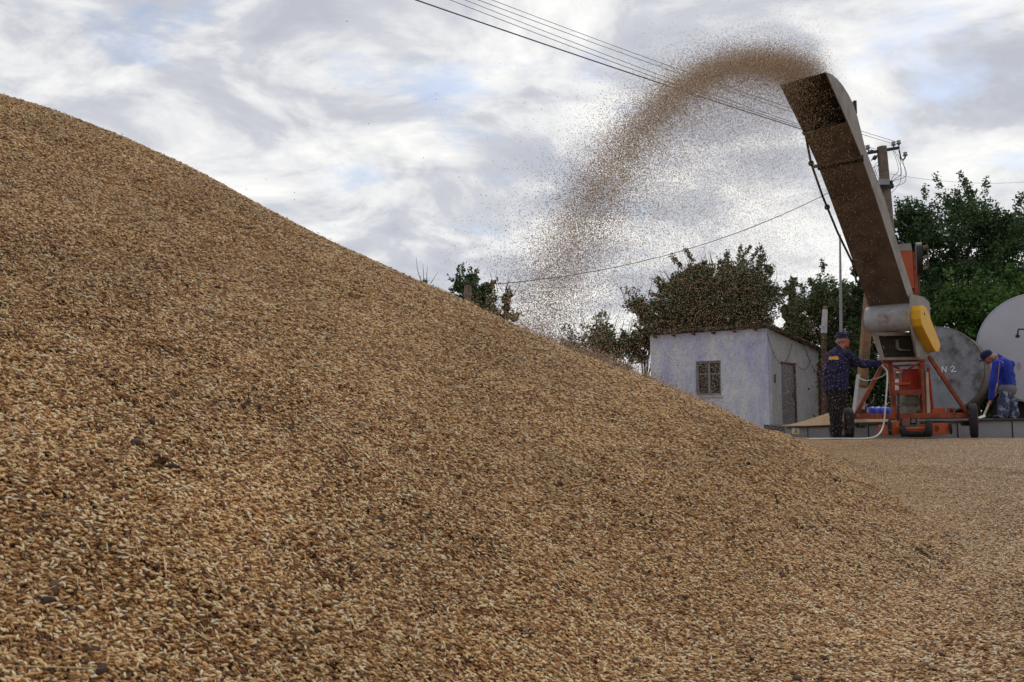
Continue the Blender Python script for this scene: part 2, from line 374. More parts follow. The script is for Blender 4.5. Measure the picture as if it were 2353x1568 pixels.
def height(x, y, fine=True):
    x = np.asarray(x, float); y = np.asarray(y, float)
    z1 = near_face(x, y)
    r2 = np.interp(x, RIDGE2[:, 0], RIDGE2[:, 1])
    v = y - 5.6; cb2 = np.interp(x, [1.7, 2.3], [.42, .03])
    z2 = r2 + softmin(.38 * v, -cb2 * v, .06) + .06 * math.log(2)
    # saddle joining the two crests towards the foot of the heap
    k = x / np.maximum(y, .3)
    zn = crest(k * YR); zf = np.interp(k * 5.6, RIDGE2[:, 0], RIDGE2[:, 1])
    a = np.clip((y - YR) / (5.6 - YR), 0, 1)
    en = (zn - CH) / YR; ef = (zf - CH) / 5.6
    zs = CH + (en + (ef - en) * a) * y
    m = np.clip((k - .22) / .12, 0, 1); m = m * m * (3 - 2 * m)
    zs = zs - .6 * (1 - m) - np.where(y < YR, (YR - y) * .45, 0) - np.where(y > 5.6, (y - 5.6) * .3, 0)
    fl = .012 + .025 * vnoise(x, y, 1.6, 3) + .008 * vnoise(x, y, .45, 4)
    z = softmax(softmax(softmax(z1, z2, .03), zs, .035), fl, .04)
    if fine: z = z + .030 * vnoise(x, y, .55, 5) * np.clip(z * 4, 0, 1) + (.012 * vnoise(x, y, .30, 8) + .004 * vnoise(x, y, .16, 6)) * np.clip(z * 6 + .3, 0, 1)
    return z
# adjust crest so that its outline is the heap's outline
for it in range(10):
    yy = np.linspace(1.2, 4.4, 320)
    corr = np.zeros(len(Rz))
    for i, k in enumerate(kx):
        e = (near_face(k * yy, yy) - CH) / yy
        corr[i] = (955 - SIL[i, 1]) / 1830 - e.max()
    RC += corr * YR * .8

xs = np.concatenate([np.linspace(-9, -4.2, 25)[:-1], np.arange(-4.2, 3.2, .035), np.arange(3.2, 13, .09)])
ys = np.concatenate([np.arange(-1.5, .2, .09), np.arange(.2, 4.5, .035), np.arange(4.5, 14.0, .07)])
GX, GY = np.meshgrid(xs, ys, indexing='ij')
GZ = height(GX, GY) - .022
edge = np.clip(np.minimum.reduce([(14.0 - GY) / .3, (GX + 9) / .3, (13 - GX) / .3, (GY + 1.5) / .3]), 0, 1)
GZ = GZ * edge - .03 * (1 - edge)
nx, ny = GX.shape
idx = np.arange(nx * ny).reshape(nx, ny)
F = np.stack([idx[:-1, :-1], idx[1:, :-1], idx[1:, 1:], idx[:-1, 1:]], -1).reshape(-1, 4)
surf_v = np.stack([GX, GY, GZ], -1).reshape(-1, 3)

# small tiles full of loose wheat grains, laid over the heap
def grain_proto(nr=5):
    rings = [(-.32, .36), (0, .5), (.32, .36)]
    vs = []
    for z, r_ in rings:
        for k in range(nr):
            a = 2 * math.pi * k / nr; vs.append((r_ * math.cos(a), r_ * math.sin(a), z))
    vs += [(0, 0, -.5), (0, 0, .5)]
    m = 3 * nr; fs = []
    for j in range(2):
        for k in range(nr):
            a, b, c, d = j * nr + k, j * nr + (k + 1) % nr, (j + 1) * nr + (k + 1) % nr, (j + 1) * nr + k
            fs += [(a, b, c), (a, c, d)]
    for k in range(nr):
        fs.append((m, (k + 1) % nr, k)); fs.append((m + 1, 2 * nr + k, 2 * nr + (k + 1) % nr))
    return np.array(vs), np.array(fs)
GP, GF = grain_proto()
TILE = .285
tiles = bpy.data.collections.new('grain_tiles')
for t_ in range(12):
    TILE = .285 if t_ < 6 else .095
    n = 7000 if t_ < 6 else 880
    pos = np.stack([(rng.random(n) - .5) * TILE, (rng.random(n) - .5) * TILE, rng.normal(0, .0026, n)], -1)
    pos[:, 2] += (.007 * vnoise(pos[:, 0] + t_, pos[:, 1], .026, 20 + t_) + .005 * vnoise(pos[:, 0] + t_, pos[:, 1], .011, 40 + t_)) * np.clip((TILE / 2 - np.abs(pos[:, :2]).max(1)) / .015, 0, 1)
    az = rng.normal(0, .62, n); el = rng.normal(0, .22, n)
    ax = np.stack([np.cos(az) * np.cos(el), np.sin(az) * np.cos(el), np.sin(el)], -1)
    X, Y_, Z = orient(ax, rng.random(n) * 6.28)
    ln = rng.normal(.0086, .0010, n); wd = rng.normal(.0031, .0003, n)
    S = np.stack([wd, wd * .9, ln], -1)
    v1, f1 = scatter(GP, GF, pos, X, Y_, Z, S)
    # a few awns, straw bits and clods per tile
    n2_ = 34 if t_ < 6 else 4
    pos = np.stack([(rng.random(n2_) - .5) * TILE, (rng.random(n2_) - .5) * TILE, rng.normal(.003, .001, n2_)], -1)
    az = rng.random(n2_) * 6.28; el = rng.normal(0, .2, n2_); ax = np.stack([np.cos(az) * np.cos(el), np.sin(az) * np.cos(el), np.sin(el)], -1)
    X, Y_, Z = orient(ax, rng.random(n2_) * 6.28)
    S = np.stack([rng.uniform(.0007, .0018, n2_), rng.uniform(.0007, .0012, n2_), rng.uniform(.012, .03, n2_)], -1)
    v2, f2 = scatter(GP, GF, pos, X, Y_, Z, S)
    n3_ = 7 if t_ < 6 else 1
    pos = np.stack([(rng.random(n3_) - .5) * TILE, (rng.random(n3_) - .5) * TILE, rng.normal(.002, .001, n3_)], -1)
    ax = rng.normal(size=(n3_, 3)); ax /= np.linalg.norm(ax, axis=1, keepdims=True); X, Y_, Z = orient(ax, rng.random(n3_) * 6.28)
    S = rng.uniform(.004, .0095, (n3_, 3))
    v3, f3 = scatter(GP, GF, pos, X, Y_, Z, S)
    vv = np.concatenate([v1, v2, v3]); ff = np.concatenate([f1, f2 + len(v1), f3 + len(v1) + len(v2)])
    o = np_mesh('grain_tile_%02d' % t_, vv, ff, None, smooth=True)
    for m_ in (M_grain, M_straw, M_clod): o.data.materials.append(m_)
    o.data.polygons.foreach_set('material_index', np.concatenate([np.zeros(len(f1), np.int32), np.ones(len(f2), np.int32), np.full(len(f3), 2, np.int32)]))
    tiles.objects.link(o)
CELL = .18
cx_, cy_ = np.meshgrid(np.arange(-6.4, 11.5, CELL), np.arange(.1, 13.8, CELL), indexing='ij')
cx_ = cx_.ravel() + rng.uniform(-.03, .03, cx_.size); cy_ = cy_.ravel() + rng.uniform(-.03, .03, cy_.size)
ok = (np.abs(cx_) < .70 * cy_ + 1.1) & ~((cx_ < 0) & (cy_ > 6.6))
ok &= ~((cy_ > 3.5) & (cx_ < -1.0))
cx_, cy_ = cx_[ok], cy_[ok]
dd_ = .13; H0 = height(cx_, cy_)
sagm = np.maximum.reduce([np.abs(height(cx_ + a * dd_, cy_ + b * dd_) + height(cx_ - a * dd_, cy_ - b * dd_) - 2 * H0) / 2 for a, b in ((1, 0), (0, 1), (.7, .7), (.7, -.7))])
curved = (sagm > .0024) & (cy_ < 9)
sxs, sys_ = [], []
for a in (-1, 0, 1):
    for b in (-1, 0, 1):
        sxs.append(cx_[curved] + a * .06 + rng.uniform(-.012, .012, curved.sum())); sys_.append(cy_[curved] + b * .06 + rng.uniform(-.012, .012, curved.sum()))
sxs.append(cx_[curved] + rng.uniform(-.09, .09, curved.sum())); sys_.append(cy_[curved] + rng.uniform(-.09, .09, curved.sum()))
sxs = np.concatenate(sxs); sys_ = np.concatenate(sys_)
nbig = (~curved).sum()
cx_ = np.concatenate([cx_[~curved], sxs]); cy_ = np.concatenate([cy_[~curved], sys_])
h_ = np.where(np.arange(len(cx_)) < nbig, .07, .03)
print('tiles', nbig, len(sxs))
cz = height(cx_, cy_); gx = (height(cx_ + h_, cy_) - height(cx_ - h_, cy_)) / (2 * h_); gy = (height(cx_, cy_ + h_) - height(cx_, cy_ - h_)) / (2 * h_)
nrm = np.stack([-gx, -gy, np.ones_like(gx)], -1); nrm /= np.linalg.norm(nrm, axis=1, keepdims=True)
rots = []
for n_ in nrm:
    zz = Vector(n_); xx = (Vector((1, -.15, 0)) - zz * zz.dot(Vector((1, -.15, 0)))).normalized()
    q = Matrix((xx, zz.cross(xx), zz)).transposed() @ Matrix.Rotation(random.randrange(2) * math.pi + random.uniform(-.15, .15), 3, 'Z')
    rots.append(tuple(q.to_euler()))
pts = np.stack([cx_, cy_, cz], -1)
allv = np.concatenate([surf_v, pts])
heap = np_mesh('grain_heap', allv, F, M_heap, smooth=True)
COL.objects.link(heap)
me = heap.data
a = me.attributes.new('rot', 'FLOAT_VECTOR', 'POINT'); a.data.foreach_set('vector', np.concatenate([np.zeros((len(surf_v), 3)), np.array(rots)]).astype(np.float32).ravel())
a = me.attributes.new('tile', 'INT', 'POINT'); a.data.foreach_set('value', np.concatenate([np.full(len(surf_v), -1), np.where(np.arange(len(pts)) < nbig, rng.integers(0, 6, len(pts)), rng.integers(6, 12, len(pts)))]).astype(np.int32))
tag(heap, 'huge heap of loose golden brown wheat grain sloping down to the right', 'grain heap', kind='stuff')
ng = bpy.data.node_groups.new('lay_grain', 'GeometryNodeTree')
ng.interface.new_socket('Geometry', in_out='INPUT', socket_type='NodeSocketGeometry'); ng.interface.new_socket('Geometry', in_out='OUTPUT', socket_type='NodeSocketGeometry')
gi = ng.nodes.new('NodeGroupInput'); go = ng.nodes.new('NodeGroupOutput')
iop = ng.nodes.new('GeometryNodeInstanceOnPoints'); ci = ng.nodes.new('GeometryNodeCollectionInfo'); ci.inputs['Collection'].default_value = tiles
ci.inputs['Separate Children'].default_value = True; ci.inputs['Reset Children'].default_value = True
ar = ng.nodes.new('GeometryNodeInputNamedAttribute'); ar.data_type = 'FLOAT_VECTOR'; ar.inputs[0].default_value = 'rot'
at_ = ng.nodes.new('GeometryNodeInputNamedAttribute'); at_.data_type = 'INT'; at_.inputs[0].default_value = 'tile'
cmp_ = ng.nodes.new('FunctionNodeCompare'); cmp_.data_type = 'INT'; cmp_.operation = 'GREATER_EQUAL'
jn = ng.nodes.new('GeometryNodeJoinGeometry'); e2r = ng.nodes.new('FunctionNodeEulerToRotation')
K = ng.links.new
K(gi.outputs[0], iop.inputs['Points']); K(ci.outputs[0], iop.inputs['Instance']); iop.inputs['Pick Instance'].default_value = True
ta = [s for s in at_.outputs if s.enabled and s.name == 'Attribute'][0]; ra = [s for s in ar.outputs if s.enabled and s.name == 'Attribute'][0]
ci_in = [s for s in cmp_.inputs if s.enabled]
K(ta, ci_in[0]); ci_in[1].default_value = 0; K(cmp_.outputs[0], iop.inputs['Selection']); K(ta, iop.inputs['Instance Index'])
K(ra, e2r.inputs[0]); K(e2r.outputs[0], iop.inputs['Rotation'])
K(iop.outputs[0], jn.inputs[0]); K(gi.outputs[0], jn.inputs[0]); K(jn.outputs[0], go.inputs[0])
md = heap.modifiers.new('grain', 'NODES'); md.node_group = ng

# larger straw pieces and dark clods lying on the heap
def lie(n, kx_rng, yr):
    k = rng.uniform(*kx_rng, n); y = yr[0] + (yr[1] - yr[0]) * rng.random(n) ** 1.3; x = k * y; return x, y
def litter(name, n, mat_, sx, sz, label, cat, yr, up=.004, elev=.2, kr=(-.72, .72)):
    x, y = lie(n, kr, yr); z = height(x, y) + up
    az = rng.random(n) * 6.28
    gx = (height(x + .03, y) - height(x - .03, y)) / .06; gy = (height(x, y + .03) - height(x, y - .03)) / .06
    ax = np.stack([np.cos(az), np.sin(az), gx * np.cos(az) + gy * np.sin(az) + rng.normal(0, elev, n)], -1); ax /= np.linalg.norm(ax, axis=1, keepdims=True)
    X, Y_, Z = orient(ax, rng.random(n) * 6.28)
    S = np.stack([rng.uniform(*sx, n), rng.uniform(*sx, n), rng.uniform(*sz, n)], -1)
    v_, f_ = scatter(GP, GF, np.stack([x, y, z], -1), X, Y_, Z, S)
    o = np_mesh(name, v_, f_, mat_, smooth=True); COL.objects.link(o)
    return tag(o, label, cat, kind='stuff')
litter('straw_bits', 900, M_straw, (.0012, .0026), (.02, .055), 'pale broken straw bits strewn over the wheat', 'straw', (.6, 8), .006)
litter('dark_clods', 700, M_clod, (.004, .011), (.007, .02), 'dark little clods and weed seeds scattered over the wheat', 'debris', (.6, 7), .003)

litter('clod', 110, M_clod, (.009, .017), (.014, .032), 'larger dark clods half sunk in the wheat slope', 'debris', (.7, 4), .003)
litter('straw_stalks', 90, M_straw, (.0018, .003), (.06, .13), 'longer pale straw stalks lying on the wheat slope', 'straw', (.7, 5), .006, .08)
litter('chaff', 5200, M_straw, (.0014, .0034), (.008, .03), 'pale chaff and straw fragments thick over the wheat on the flat yard', 'chaff', (2.0, 9), .005, .12, (.36, .80))
litter('dark_seeds', 2600, M_clod, (.003, .008), (.004, .014), 'dark specks and weed seeds over the flat yard', 'debris', (1.8, 8), .004, .2, (.36, .80))

# ------------------------------------------------------------------ grain in the air
MOUTH = at(1862, 178, 11.5)
def fly(n, sp_lo, sp_hi, power, spread, vn, mouth_w=.29, mouth_t=.13):
    g_ = np.array([0, 0, -9.81]); k = 1.2
    v0 = np.array([-7.57, -9.56, -2.05])
    f_ = sp_lo + (sp_hi - sp_lo) * rng.random(n) ** power
    wv = np.array([.75, -.66, 0])
    p0 = np.array(MOUTH)[None] + wv[None] * rng.uniform(-mouth_w, mouth_w, n)[:, None] + np.array([[-.3, -.3, 1.]]) * (rng.normal(0, mouth_t, n)[:, None])
    v = v0[None] * f_[:, None] + rng.normal(0, spread, (n, 3)) * np.array([[1, 1, .8]])
    t = rng.random(n) * 1.35
    e = np.exp(-k * t)[:, None]; vt = g_ / k
    p = p0 + vt * t[:, None] + (v - vt) * (1 - e) / k + rng.normal(0, vn, (n, 3)) * np.minimum(t, 1)[:, None]
    return p
def hood(n):   # grain pouring up inside the hood
    a = rng.random(n)[:, None]; b = rng.random(n)[:, None] ** .7
    c0, c1 = np.array(at(1830, 185, 11.55)), np.array(at(1915, 300, 12.1))
    return c0 * (1 - a) + c1 * a + np.array([[.75, -.66, 0]]) * rng.uniform(-.24, .24, (n, 1)) + np.array([[-.66, -.75, 0]]) * rng.uniform(-.25, .35, (n, 1)) + rng.normal(0, .05, (n, 3))
groups_ = [fly(76000, .965, 1.02, .8, .13, .03, .27, .07),
           fly(40000, .92, 1.035, .8, .22, .06, .28, .10),
           fly(76000, .86, 1.05, .6, .38, .14),
           fly(105000, .22, 1.0, .5, .38, .20),
           fly(52000, .05, .8, .9, .6, .4, .40, .3),
           fly(16000, .0, .35, 1., .5, .2, .35, .2), hood(15000),
           fly(800, .9, 1.28, 1.0, 1.0, .5, .4, .3)]
P = np.concatenate(groups_)
P = P[P[:, 2] > height(P[:, 0], P[:, 1]) + .01]
P = P[P[:, 2] > .02]
# grain skipping down the far slope where the jet lands
nb = 46000
bx = rng.uniform(-.5, 2.4, nb); by = 5.5 + rng.normal(0, .3, nb); bz = height(bx, by) + .004 + np.abs(rng.exponential(.026, nb)) * np.interp(bx, [-.5, .6, 1.8], [1.3, 1.2, .25])
P = np.concatenate([P, np.stack([bx, by, bz], -1)])
n = len(P)
ax = rng.normal(size=(n, 3)); ax[:, 2] *= 1.2; ax /= np.linalg.norm(ax, axis=1, keepdims=True)
X, Y_, Z = orient(ax, rng.random(n) * 6.28)
bip = np.array([(.5, 0, 0), (-.25, .43, 0), (-.25, -.43, 0), (0, 0, -.5), (0, 0, .5)]); bif = np.array([(0, 1, 4), (1, 2, 4), (2, 0, 4), (1, 0, 3), (2, 1, 3), (0, 2, 3)])
S = np.stack([np.full(n, .0052), np.full(n, .0052), rng.uniform(.010, .014, n)], -1)
v_, f_ = scatter(bip, bif, P, X, Y_, Z, S)
o = np_mesh('flying_grain', v_, f_, M_fly); COL.objects.link(o)
tag(o, 'arching spray of wheat grain thrown from the spout onto the heap', 'grain spray', kind='stuff')

# ------------------------------------------------------------------ trees
leafV = np.array([(0, -.5, 0), (.28, -.05, .08), (0, .5, 0), (-.28, -.05, .08)]); leafF = np.array([(0, 1, 2, 3)])
def tree(name, px, py_top, py_bot, halfw, Y, label, matl, n, leaf_s=.13, clumps=26, trunk_px=None, flat=1.0, holes=.55, twigs=0, ground=0.0, group='trees behind the yard', shape=None, seed=1):
    r_ = np.random.default_rng(seed)
    c = at(px, (py_top + py_bot) / 2, Y); sc = Y / 1830.0
    hw = halfw * sc; hh = (py_bot - py_top) / 2 * sc
    base = Vector((at(trunk_px if trunk_px else px, 900, Y).x, Y, ground))
    t = empty(name, base, label, 'tree', group)
    cc = []; rr = []
    for i in range(clumps):
        for _ in range(30):
            d = r_.uniform(-1, 1, 3)
            if (np.abs(d) ** (3.2 if hw > 1.2 else 2)).sum() < 1: break
        cc.append((c.x + d[0] * hw * .86, c.y + d[1] * hw * .8, c.z + d[2] * hh * .86)); rr.append(min(hw, hh) * r_.uniform(.18, .42))
    cc = np.array(cc); rr = np.array(rr)
    which = r_.integers(0, clumps, n)
    d = r_.normal(size=(n, 3)); d /= np.linalg.norm(d, axis=1, keepdims=True); rad = r_.random(n) ** (holes)
    p = cc[which] + d * (rad * rr[which])[:, None] * np.array([[1.15, 1.15, .85 * flat]])
    # branch sprays poking out of the outline
    ns = int(n * .16); o_ = r_.integers(0, clumps, ns); dirs = cc[o_] - np.array([[c.x, c.y, c.z - hh * .5]]); dirs /= np.linalg.norm(dirs, axis=1, keepdims=True)
    sp_ = r_.integers(0, 70, ns); jit = r_.normal(0, .35, (70, 3))
    q = cc[sp_ % clumps]; dd = q - np.array([[c.x, c.y, c.z - hh * .6]]); dd /= np.linalg.norm(dd, axis=1, keepdims=True); dd = dd + jit[sp_]; dd /= np.linalg.norm(dd, axis=1, keepdims=True)
    p2 = q + dd * (rr[sp_ % clumps] * (1 + .9 * r_.random(ns)))[:, None] + r_.normal(0, .05, (ns, 3))
    p = np.concatenate([p, p2]); m = len(p)
    p = p[p[:, 2] > ground + .02]; m = len(p)
    ax = r_.normal(size=(m, 3)); ax /= np.linalg.norm(ax, axis=1, keepdims=True); X, Yy, Z = orient(ax, r_.random(m) * 6.28)
    s = r_.uniform(.6, 1.25, m) * leaf_s
    vv, ff = scatter(leafV[:, [0, 2, 1]], leafF, p, X, Yy, Z, np.stack([s, s, s], -1))
    cr = np_mesh('crown', vv - np.array(base), ff, matl); COL.objects.link(cr); cr.parent = t
    mb = MB(); top = Vector((c.x, c.y, c.z + hh * .2)); tr_r = max(.06, hw * .06)
    mid = base.lerp(top, .4) + Vector((r_.normal(0, .08), 0, 0))
    mb.tube([base - Vector((0, 0, .1)), mid, top], [tr_r, tr_r * .7, tr_r * .25], 8)
    for i in range(clumps):
        k = r_.uniform(.3, .95); st = (base.lerp(mid, k * 2) if k < .5 else mid.lerp(top, (k - .5) * 2)) if k < 1 else top
        e_ = Vector(cc[i]); mm = st.lerp(e_, .5) + Vector((0, 0, .08 * hw))
        mb.tube([st, mm, e_], [tr_r * .33, tr_r * .2, tr_r * .07], 5)
    if twigs:
        for i in range(twigs):
            a_ = r_.uniform(-1, 1); b0 = Vector((c.x + a_ * hw * .95, c.y + r_.uniform(-.5, .5) * hw, c.z + hh * (.45 + .35 * (1 - a_ * a_))))
            e_ = b0 + Vector((a_ * .35 + r_.normal(0, .12), 0, r_.uniform(.35, .95)))
            mb.tube([b0, b0.lerp(e_, .5) + Vector((r_.normal(0, .03), 0, 0)), e_], [.014, .009, .004], 4)
    mb.v = [tuple(Vector(v) - base) for v in mb.v]
    tk = mb.build('trunk', M_bark); tk.parent = t
    return t
tree('bushy_tree', 1652, 598, 830, 134, 30, 'wide dense dark tree with bare twigs on top rising behind the shed', M_leafb, 52000, .115, 90, holes=.6, twigs=60, seed=2)
tree('bushy_tree', 1480, 662, 860, 62, 29, 'medium olive tree just left of the shed, behind the falling grain', M_leafb, 10000, .11, 26, seed=3, twigs=10)
tree('bushy_tree', 1385, 738, 905, 95, 28, 'low loose shrubby tree left of the shed, seen through falling grain', M_leafb, 11000, .11, 26, seed=4, twigs=14)
tree('bushy_tree', 1085, 622, 790, 56, 26, 'small round tree behind the wooden post above the heap', M_leaf, 14000, .11, 34, seed=5)
tree('bushy_tree', 975, 636, 760, 34, 27, 'feathery young tree top peeking over the heap at far left', M_leaf, 4200, .09, 18, seed=6, twigs=5)
tree('bushy_tree', 1158, 655, 790, 30, 27, 'thin sparse tree between the wooden post and the falling grain', M_leafb, 3600, .10, 14, seed=7, twigs=6)
tree('slim_tree', 1822, 622, 800, 30, 31, 'slim upright tree above the right end of the shed roof', M_leaf, 8000, .11, 22, seed=8)
tree('bushy_tree', 1905, 632, 930, 88, 29, 'dark leafy tree behind the grey stub pole and capped worker', M_leaf, 32000, .115, 60, seed=9)
tree('bushy_tree', 1965, 600, 760, 40, 27, 'narrow green tree crown just left of the raised chute', M_leaf, 6000, .12, 16, seed=10)
tree('tall_tree', 2096, 440, 740, 56, 24, 'tall loose tree directly right of the utility pole', M_leaf, 13000, .105, 34, seed=11)
tree('tall_tree', 2222, 428, 780, 112, 23, 'tallest dark tree with ragged top behind the two tanks', M_leaf, 36000, .10, 80, seed=12, holes=.7)
tree('tall_tree', 2360, 470, 780, 92, 23.5, 'dark tree crown cut off by the right edge of the photo', M_leaf, 20000, .11, 44, seed=13)
tree('leafy_shrub', 2225, 640, 830, 95, 20.5, 'bright green leafy shrub above the weathered tank', M_leafg, 16000, .10, 36, seed=14, group='bright green shrubs behind the tanks')
tree('leafy_shrub', 2330, 610, 800, 60, 20.8, 'bright green leafy shrub rising behind the big white tank', M_leafg, 11000, .10, 24, seed=15, group='bright green shrubs behind the tanks')
tree('bushy_tree', 2005, 690, 940, 55, 26.5, 'dark leafy bush filling the gap behind the leaning post and machine', M_leaf, 14000, .115, 32, seed=21)
tree('bushy_tree', 2275, 780, 960, 45, 20.6, 'bush added to darken the gap between the two tanks', M_leaf, 9000, .10, 24, seed=22)  # added bush, its leaves stand in for the black shadow between the tanks
# dense undergrowth
n = 52000
hx_ = rng.uniform(3.4, 22, n); hy_ = 28 + rng.normal(0, .8, n) - np.clip(hx_ - 11, 0, 9) * .5; top_ = 1.7 + .9 * vnoise(hx_, hy_ * 0, 1.3, 31) + .5 * vnoise(hx_, hy_ * 0, .4, 32)
hz_ = top_ * rng.random(n) ** .8
ax = rng.normal(size=(n, 3)); ax /= np.linalg.norm(ax, axis=1, keepdims=True); X, Y_, Z = orient(ax, rng.random(n) * 6.28); s = rng.uniform(.1, .22, n)
vv, ff = scatter(leafV[:, [0, 2, 1]], leafF, np.stack([hx_, hy_, hz_], -1), X, Y_, Z, np.stack([s, s, s], -1))
o = np_mesh('undergrowth', vv, ff, M_leaf); COL.objects.link(o); tag(o, 'dark tangled undergrowth along the back of the yard', 'undergrowth', kind='stuff')

# ------------------------------------------------------------------ shed
C0 = V(7.40, 23.0, 0); dL = V(-.776, .63, 0).normalized(); dR = V(.63, .776, 0).normalized()
LL, LR = 3.83, 4.4
zc, zl, zr = 2.92, 2.95, 2.52
shed = empty('storage_shed', C0, 'small limewashed shed with pale blue front, one window and grey door', 'shed')
A = C0; B = C0 + dL * LL; Cc = C0 + dR * LR; D = B + dR * LR
up = V(0, 0, 1)
nL = V(-.63, -.776, 0).normalized() ; nR = V(.776, -.63, 0).normalized()
TH = .25
w0, w1, wz0, wz1 = 1.45, 2.27, 1.0, 2.05
mb = MB()
def wallbox(mb, p, d, s0, s1, z0, z1a, z1b, nin):
    a0 = p + d * s0; a1 = p + d * s1
    mb.prism([a0 + up * z0, a1 + up * z0, a1 + up * z1b, a0 + up * z1a], nin * TH)
f = lambda s: zc + (zl - zc) * s / LL
wallbox(mb, A, dL, 0, w0, -.05, f(0), f(w0), dR); wallbox(mb, A, dL, w1, LL, -.05, f(w1), f(LL), dR)
wallbox(mb, A, dL, w0, w1, -.05, wz0, wz0, dR); wallbox(mb, A, dL, w0, w1, wz1, f(w0), f(w1), dR)
mb.build('front_wall', M_wall, shed)
mb = MB(); gR = lambda s: zc + (zr - zc) * s / LR
d0, d1, dz = 1.02, 2.2, 2.0
inn = dL
wallbox(mb, A, dR, TH, d0, -.05, gR(TH), gR(d0), inn); wallbox(mb, A, dR, d1, LR, -.05, gR(d1), gR(LR), inn); wallbox(mb, A, dR, d0, d1, dz, gR(d0), gR(d1), inn)
mb.build('side_wall', M_wall2, shed)
mb = MB(); wallbox(mb, B, dR, TH, LR - TH, -.05, gR(TH), gR(LR - TH), -inn); wallbox(mb, Cc, dL, TH, LL, -.05, zr, zr, -dR); mb.build('rear_wall', M_wall2, shed)
# roof
mb = MB(); oh = .22
def rp(sl, sr, dz_): return A + dL * sl + dR * sr + up * (zc + (zr - zc) * sr / LR + dz_)
q = [rp(-oh, -oh, .04), rp(LL + oh, -oh, .07), rp(LL + oh, LR + oh, .07), rp(-oh, LR + oh, .04)]
mb.prism(q, (0, 0, .04)); roof = mb.build('roof', M_roof, shed)
mb = MB()
for i in range(2):
    s = -oh + (LR + 2 * oh) * i / 1.; mb.bar(rp(-oh - .01, s, .088), rp(LL + oh, s, .118), .04, .02)
mb.build('roof_batten', M_roof, shed)
for i in range(6):
    s = .3 + i * .66
    MB().bar(rp(s, -oh + .02, -.03), rp(s, .3, -.04), .06, .07).build('rafter', M_rafter, shed)
# window
wi = MB(); o0 = nL * -.10
def wp(s, z, off=0): return A + dL * s + up * z + nL * (-.09 + off)
for (s0, z0, s1, z1, th) in ((w0, wz0, w0, wz1, .07), (w1, wz0, w1, wz1, .07), (w0, wz0, w1, wz0, .07), (w0, wz1, w1, wz1, .07), ((w0 + w1) / 2, wz0, (w0 + w1) / 2, wz1, .07)):
    ins = .03
    a_ = wp(min(max(s0, w0 + ins), w1 - ins), min(max(z0, wz0 + ins), wz1 - ins)); b_ = wp(min(max(s1, w0 + ins), w1 - ins), min(max(z1, wz0 + ins), wz1 - ins)); wi.bar(a_, b_, th, .06, up=nL)
wi.bar(wp(w0 + .03, 1.66, -.004), wp(w1 - .03, 1.66, -.004), .04, .04, up=nL)
win = wi.build('window', M_wframe, shed)
gl = MB(); gl.prism([wp(w0 + .02, wz0 + .02, -.03), wp(w1 - .02, wz0 + .02, -.03), wp(w1 - .02, wz1 - .02, -.03), wp(w0 + .02, wz1 - .02, -.03)], nL * -.01)
pane = gl.build('pane', M_glass); pane.parent = win
MB().bar(wp(w0 - .05, wz0 - .03, .11), wp(w1 + .05, wz0 - .03, .11), .05, .06).build('window_sill', M_wall2, shed)
# door
def dp(s, z, off=0): return A + dR * s + up * z + nR * off
dr = MB(); dr.prism([dp(d0 + .03, .02, -.07), dp(d1 - .08, .02, -.07), dp(d1 - .08, dz - .05, -.07), dp(d0 + .03, dz - .06, -.07)], nR * .05)
door = dr.build('door', M_door, shed)
MB().bar(dp(d1 - .22, .95, -.015), dp(d1 - .22, 1.1, -.015), .03, .04).build('handle', M_iron).parent = door
fr = MB(); fr.bar(dp(d0, dz - .02, 0), dp(d1 + .03, dz - .02, 0), .05, .05); fr.bar(dp(d1 - .04, 0, -.005), dp(d1 - .04, dz + .03, -.005), .07, .06); fr.build('door_frame', M_rafter, shed)
MB().bar(dp(.45, 1.35, .03), dp(.45, 1.6, .03), .03, .03).build('wall_hook', M_iron, shed)
mb = MB(); mb.tube([dp(LR - .10, 0, .07), dp(LR - .10, 1.9, .07), dp(LR - .22, 2.1, .07)], .055, 8); mb.build('drain_pipe', M_rafter, shed)
# cables slung over the side wall
def sag(a, b, s, n=14): return [a.lerp(b, i / n) - up * s * 4 * (i / n) * (1 - i / n) for i in range(n + 1)]
mb = MB(); mb.tube(sag(dp(-.1, 2.75, .05), dp(1.9, 2.6, .05), .75, 10), .008, 5); mb.build('slack_cable', M_cable, shed)
mb = MB(); mb.tube(sag(dp(2.2, 2.0, .05), dp(3.6, 2.2, .05), .25, 10), .008, 5); mb.tube(sag(dp(3.0, 2.6, .05), dp(4.3, 1.75, .06), .2, 10), .009, 5); mb.build('slack_cable', M_cable, shed)

# ------------------------------------------------------------------ steel weighbridge platform
PB = [at(1806, 981, 14.6), at(1965, 975, 14.3), at(2240, 964.5, 13.95), at(2420, 963, 13.7)]
plat = empty('weighbridge', V(PB[1].x, 15.5, 0), 'long low grey steel platform behind the machine, wheat lying on it', 'platform')
mb = MB()
top = [Vector(p) for p in PB]
vs = []
for p in top:
    vs += [p, Vector((p.x, p.y + .0, -.04)), p + V(.6, 3.2, 0), Vector((p.x + .6, p.y + 3.2, -.04))]
fs = []
for i in range(3):
    a = i * 4; b = a + 4
    fs += [(a, b, b + 2, a + 2), (a + 2, b + 2, b + 3, a + 3), (a + 1, a + 3, b + 3, b + 1)]
fs += [(0, 2, 3, 1), (12, 13, 15, 14)]
mb.add(vs, fs); mb.build('deck', M_deck, plat)
mb = MB()
for i in range(3):
    p, q_ = top[i], top[i + 1]
    mb.prism([p + V(0, 0, -.002), q_ + V(0, 0, -.002), V(q_.x, q_.y, -.04), V(p.x, p.y, -.04)], (0, .02, 0))
mb.build('front_plate', M_plat, plat)
mb = MB()
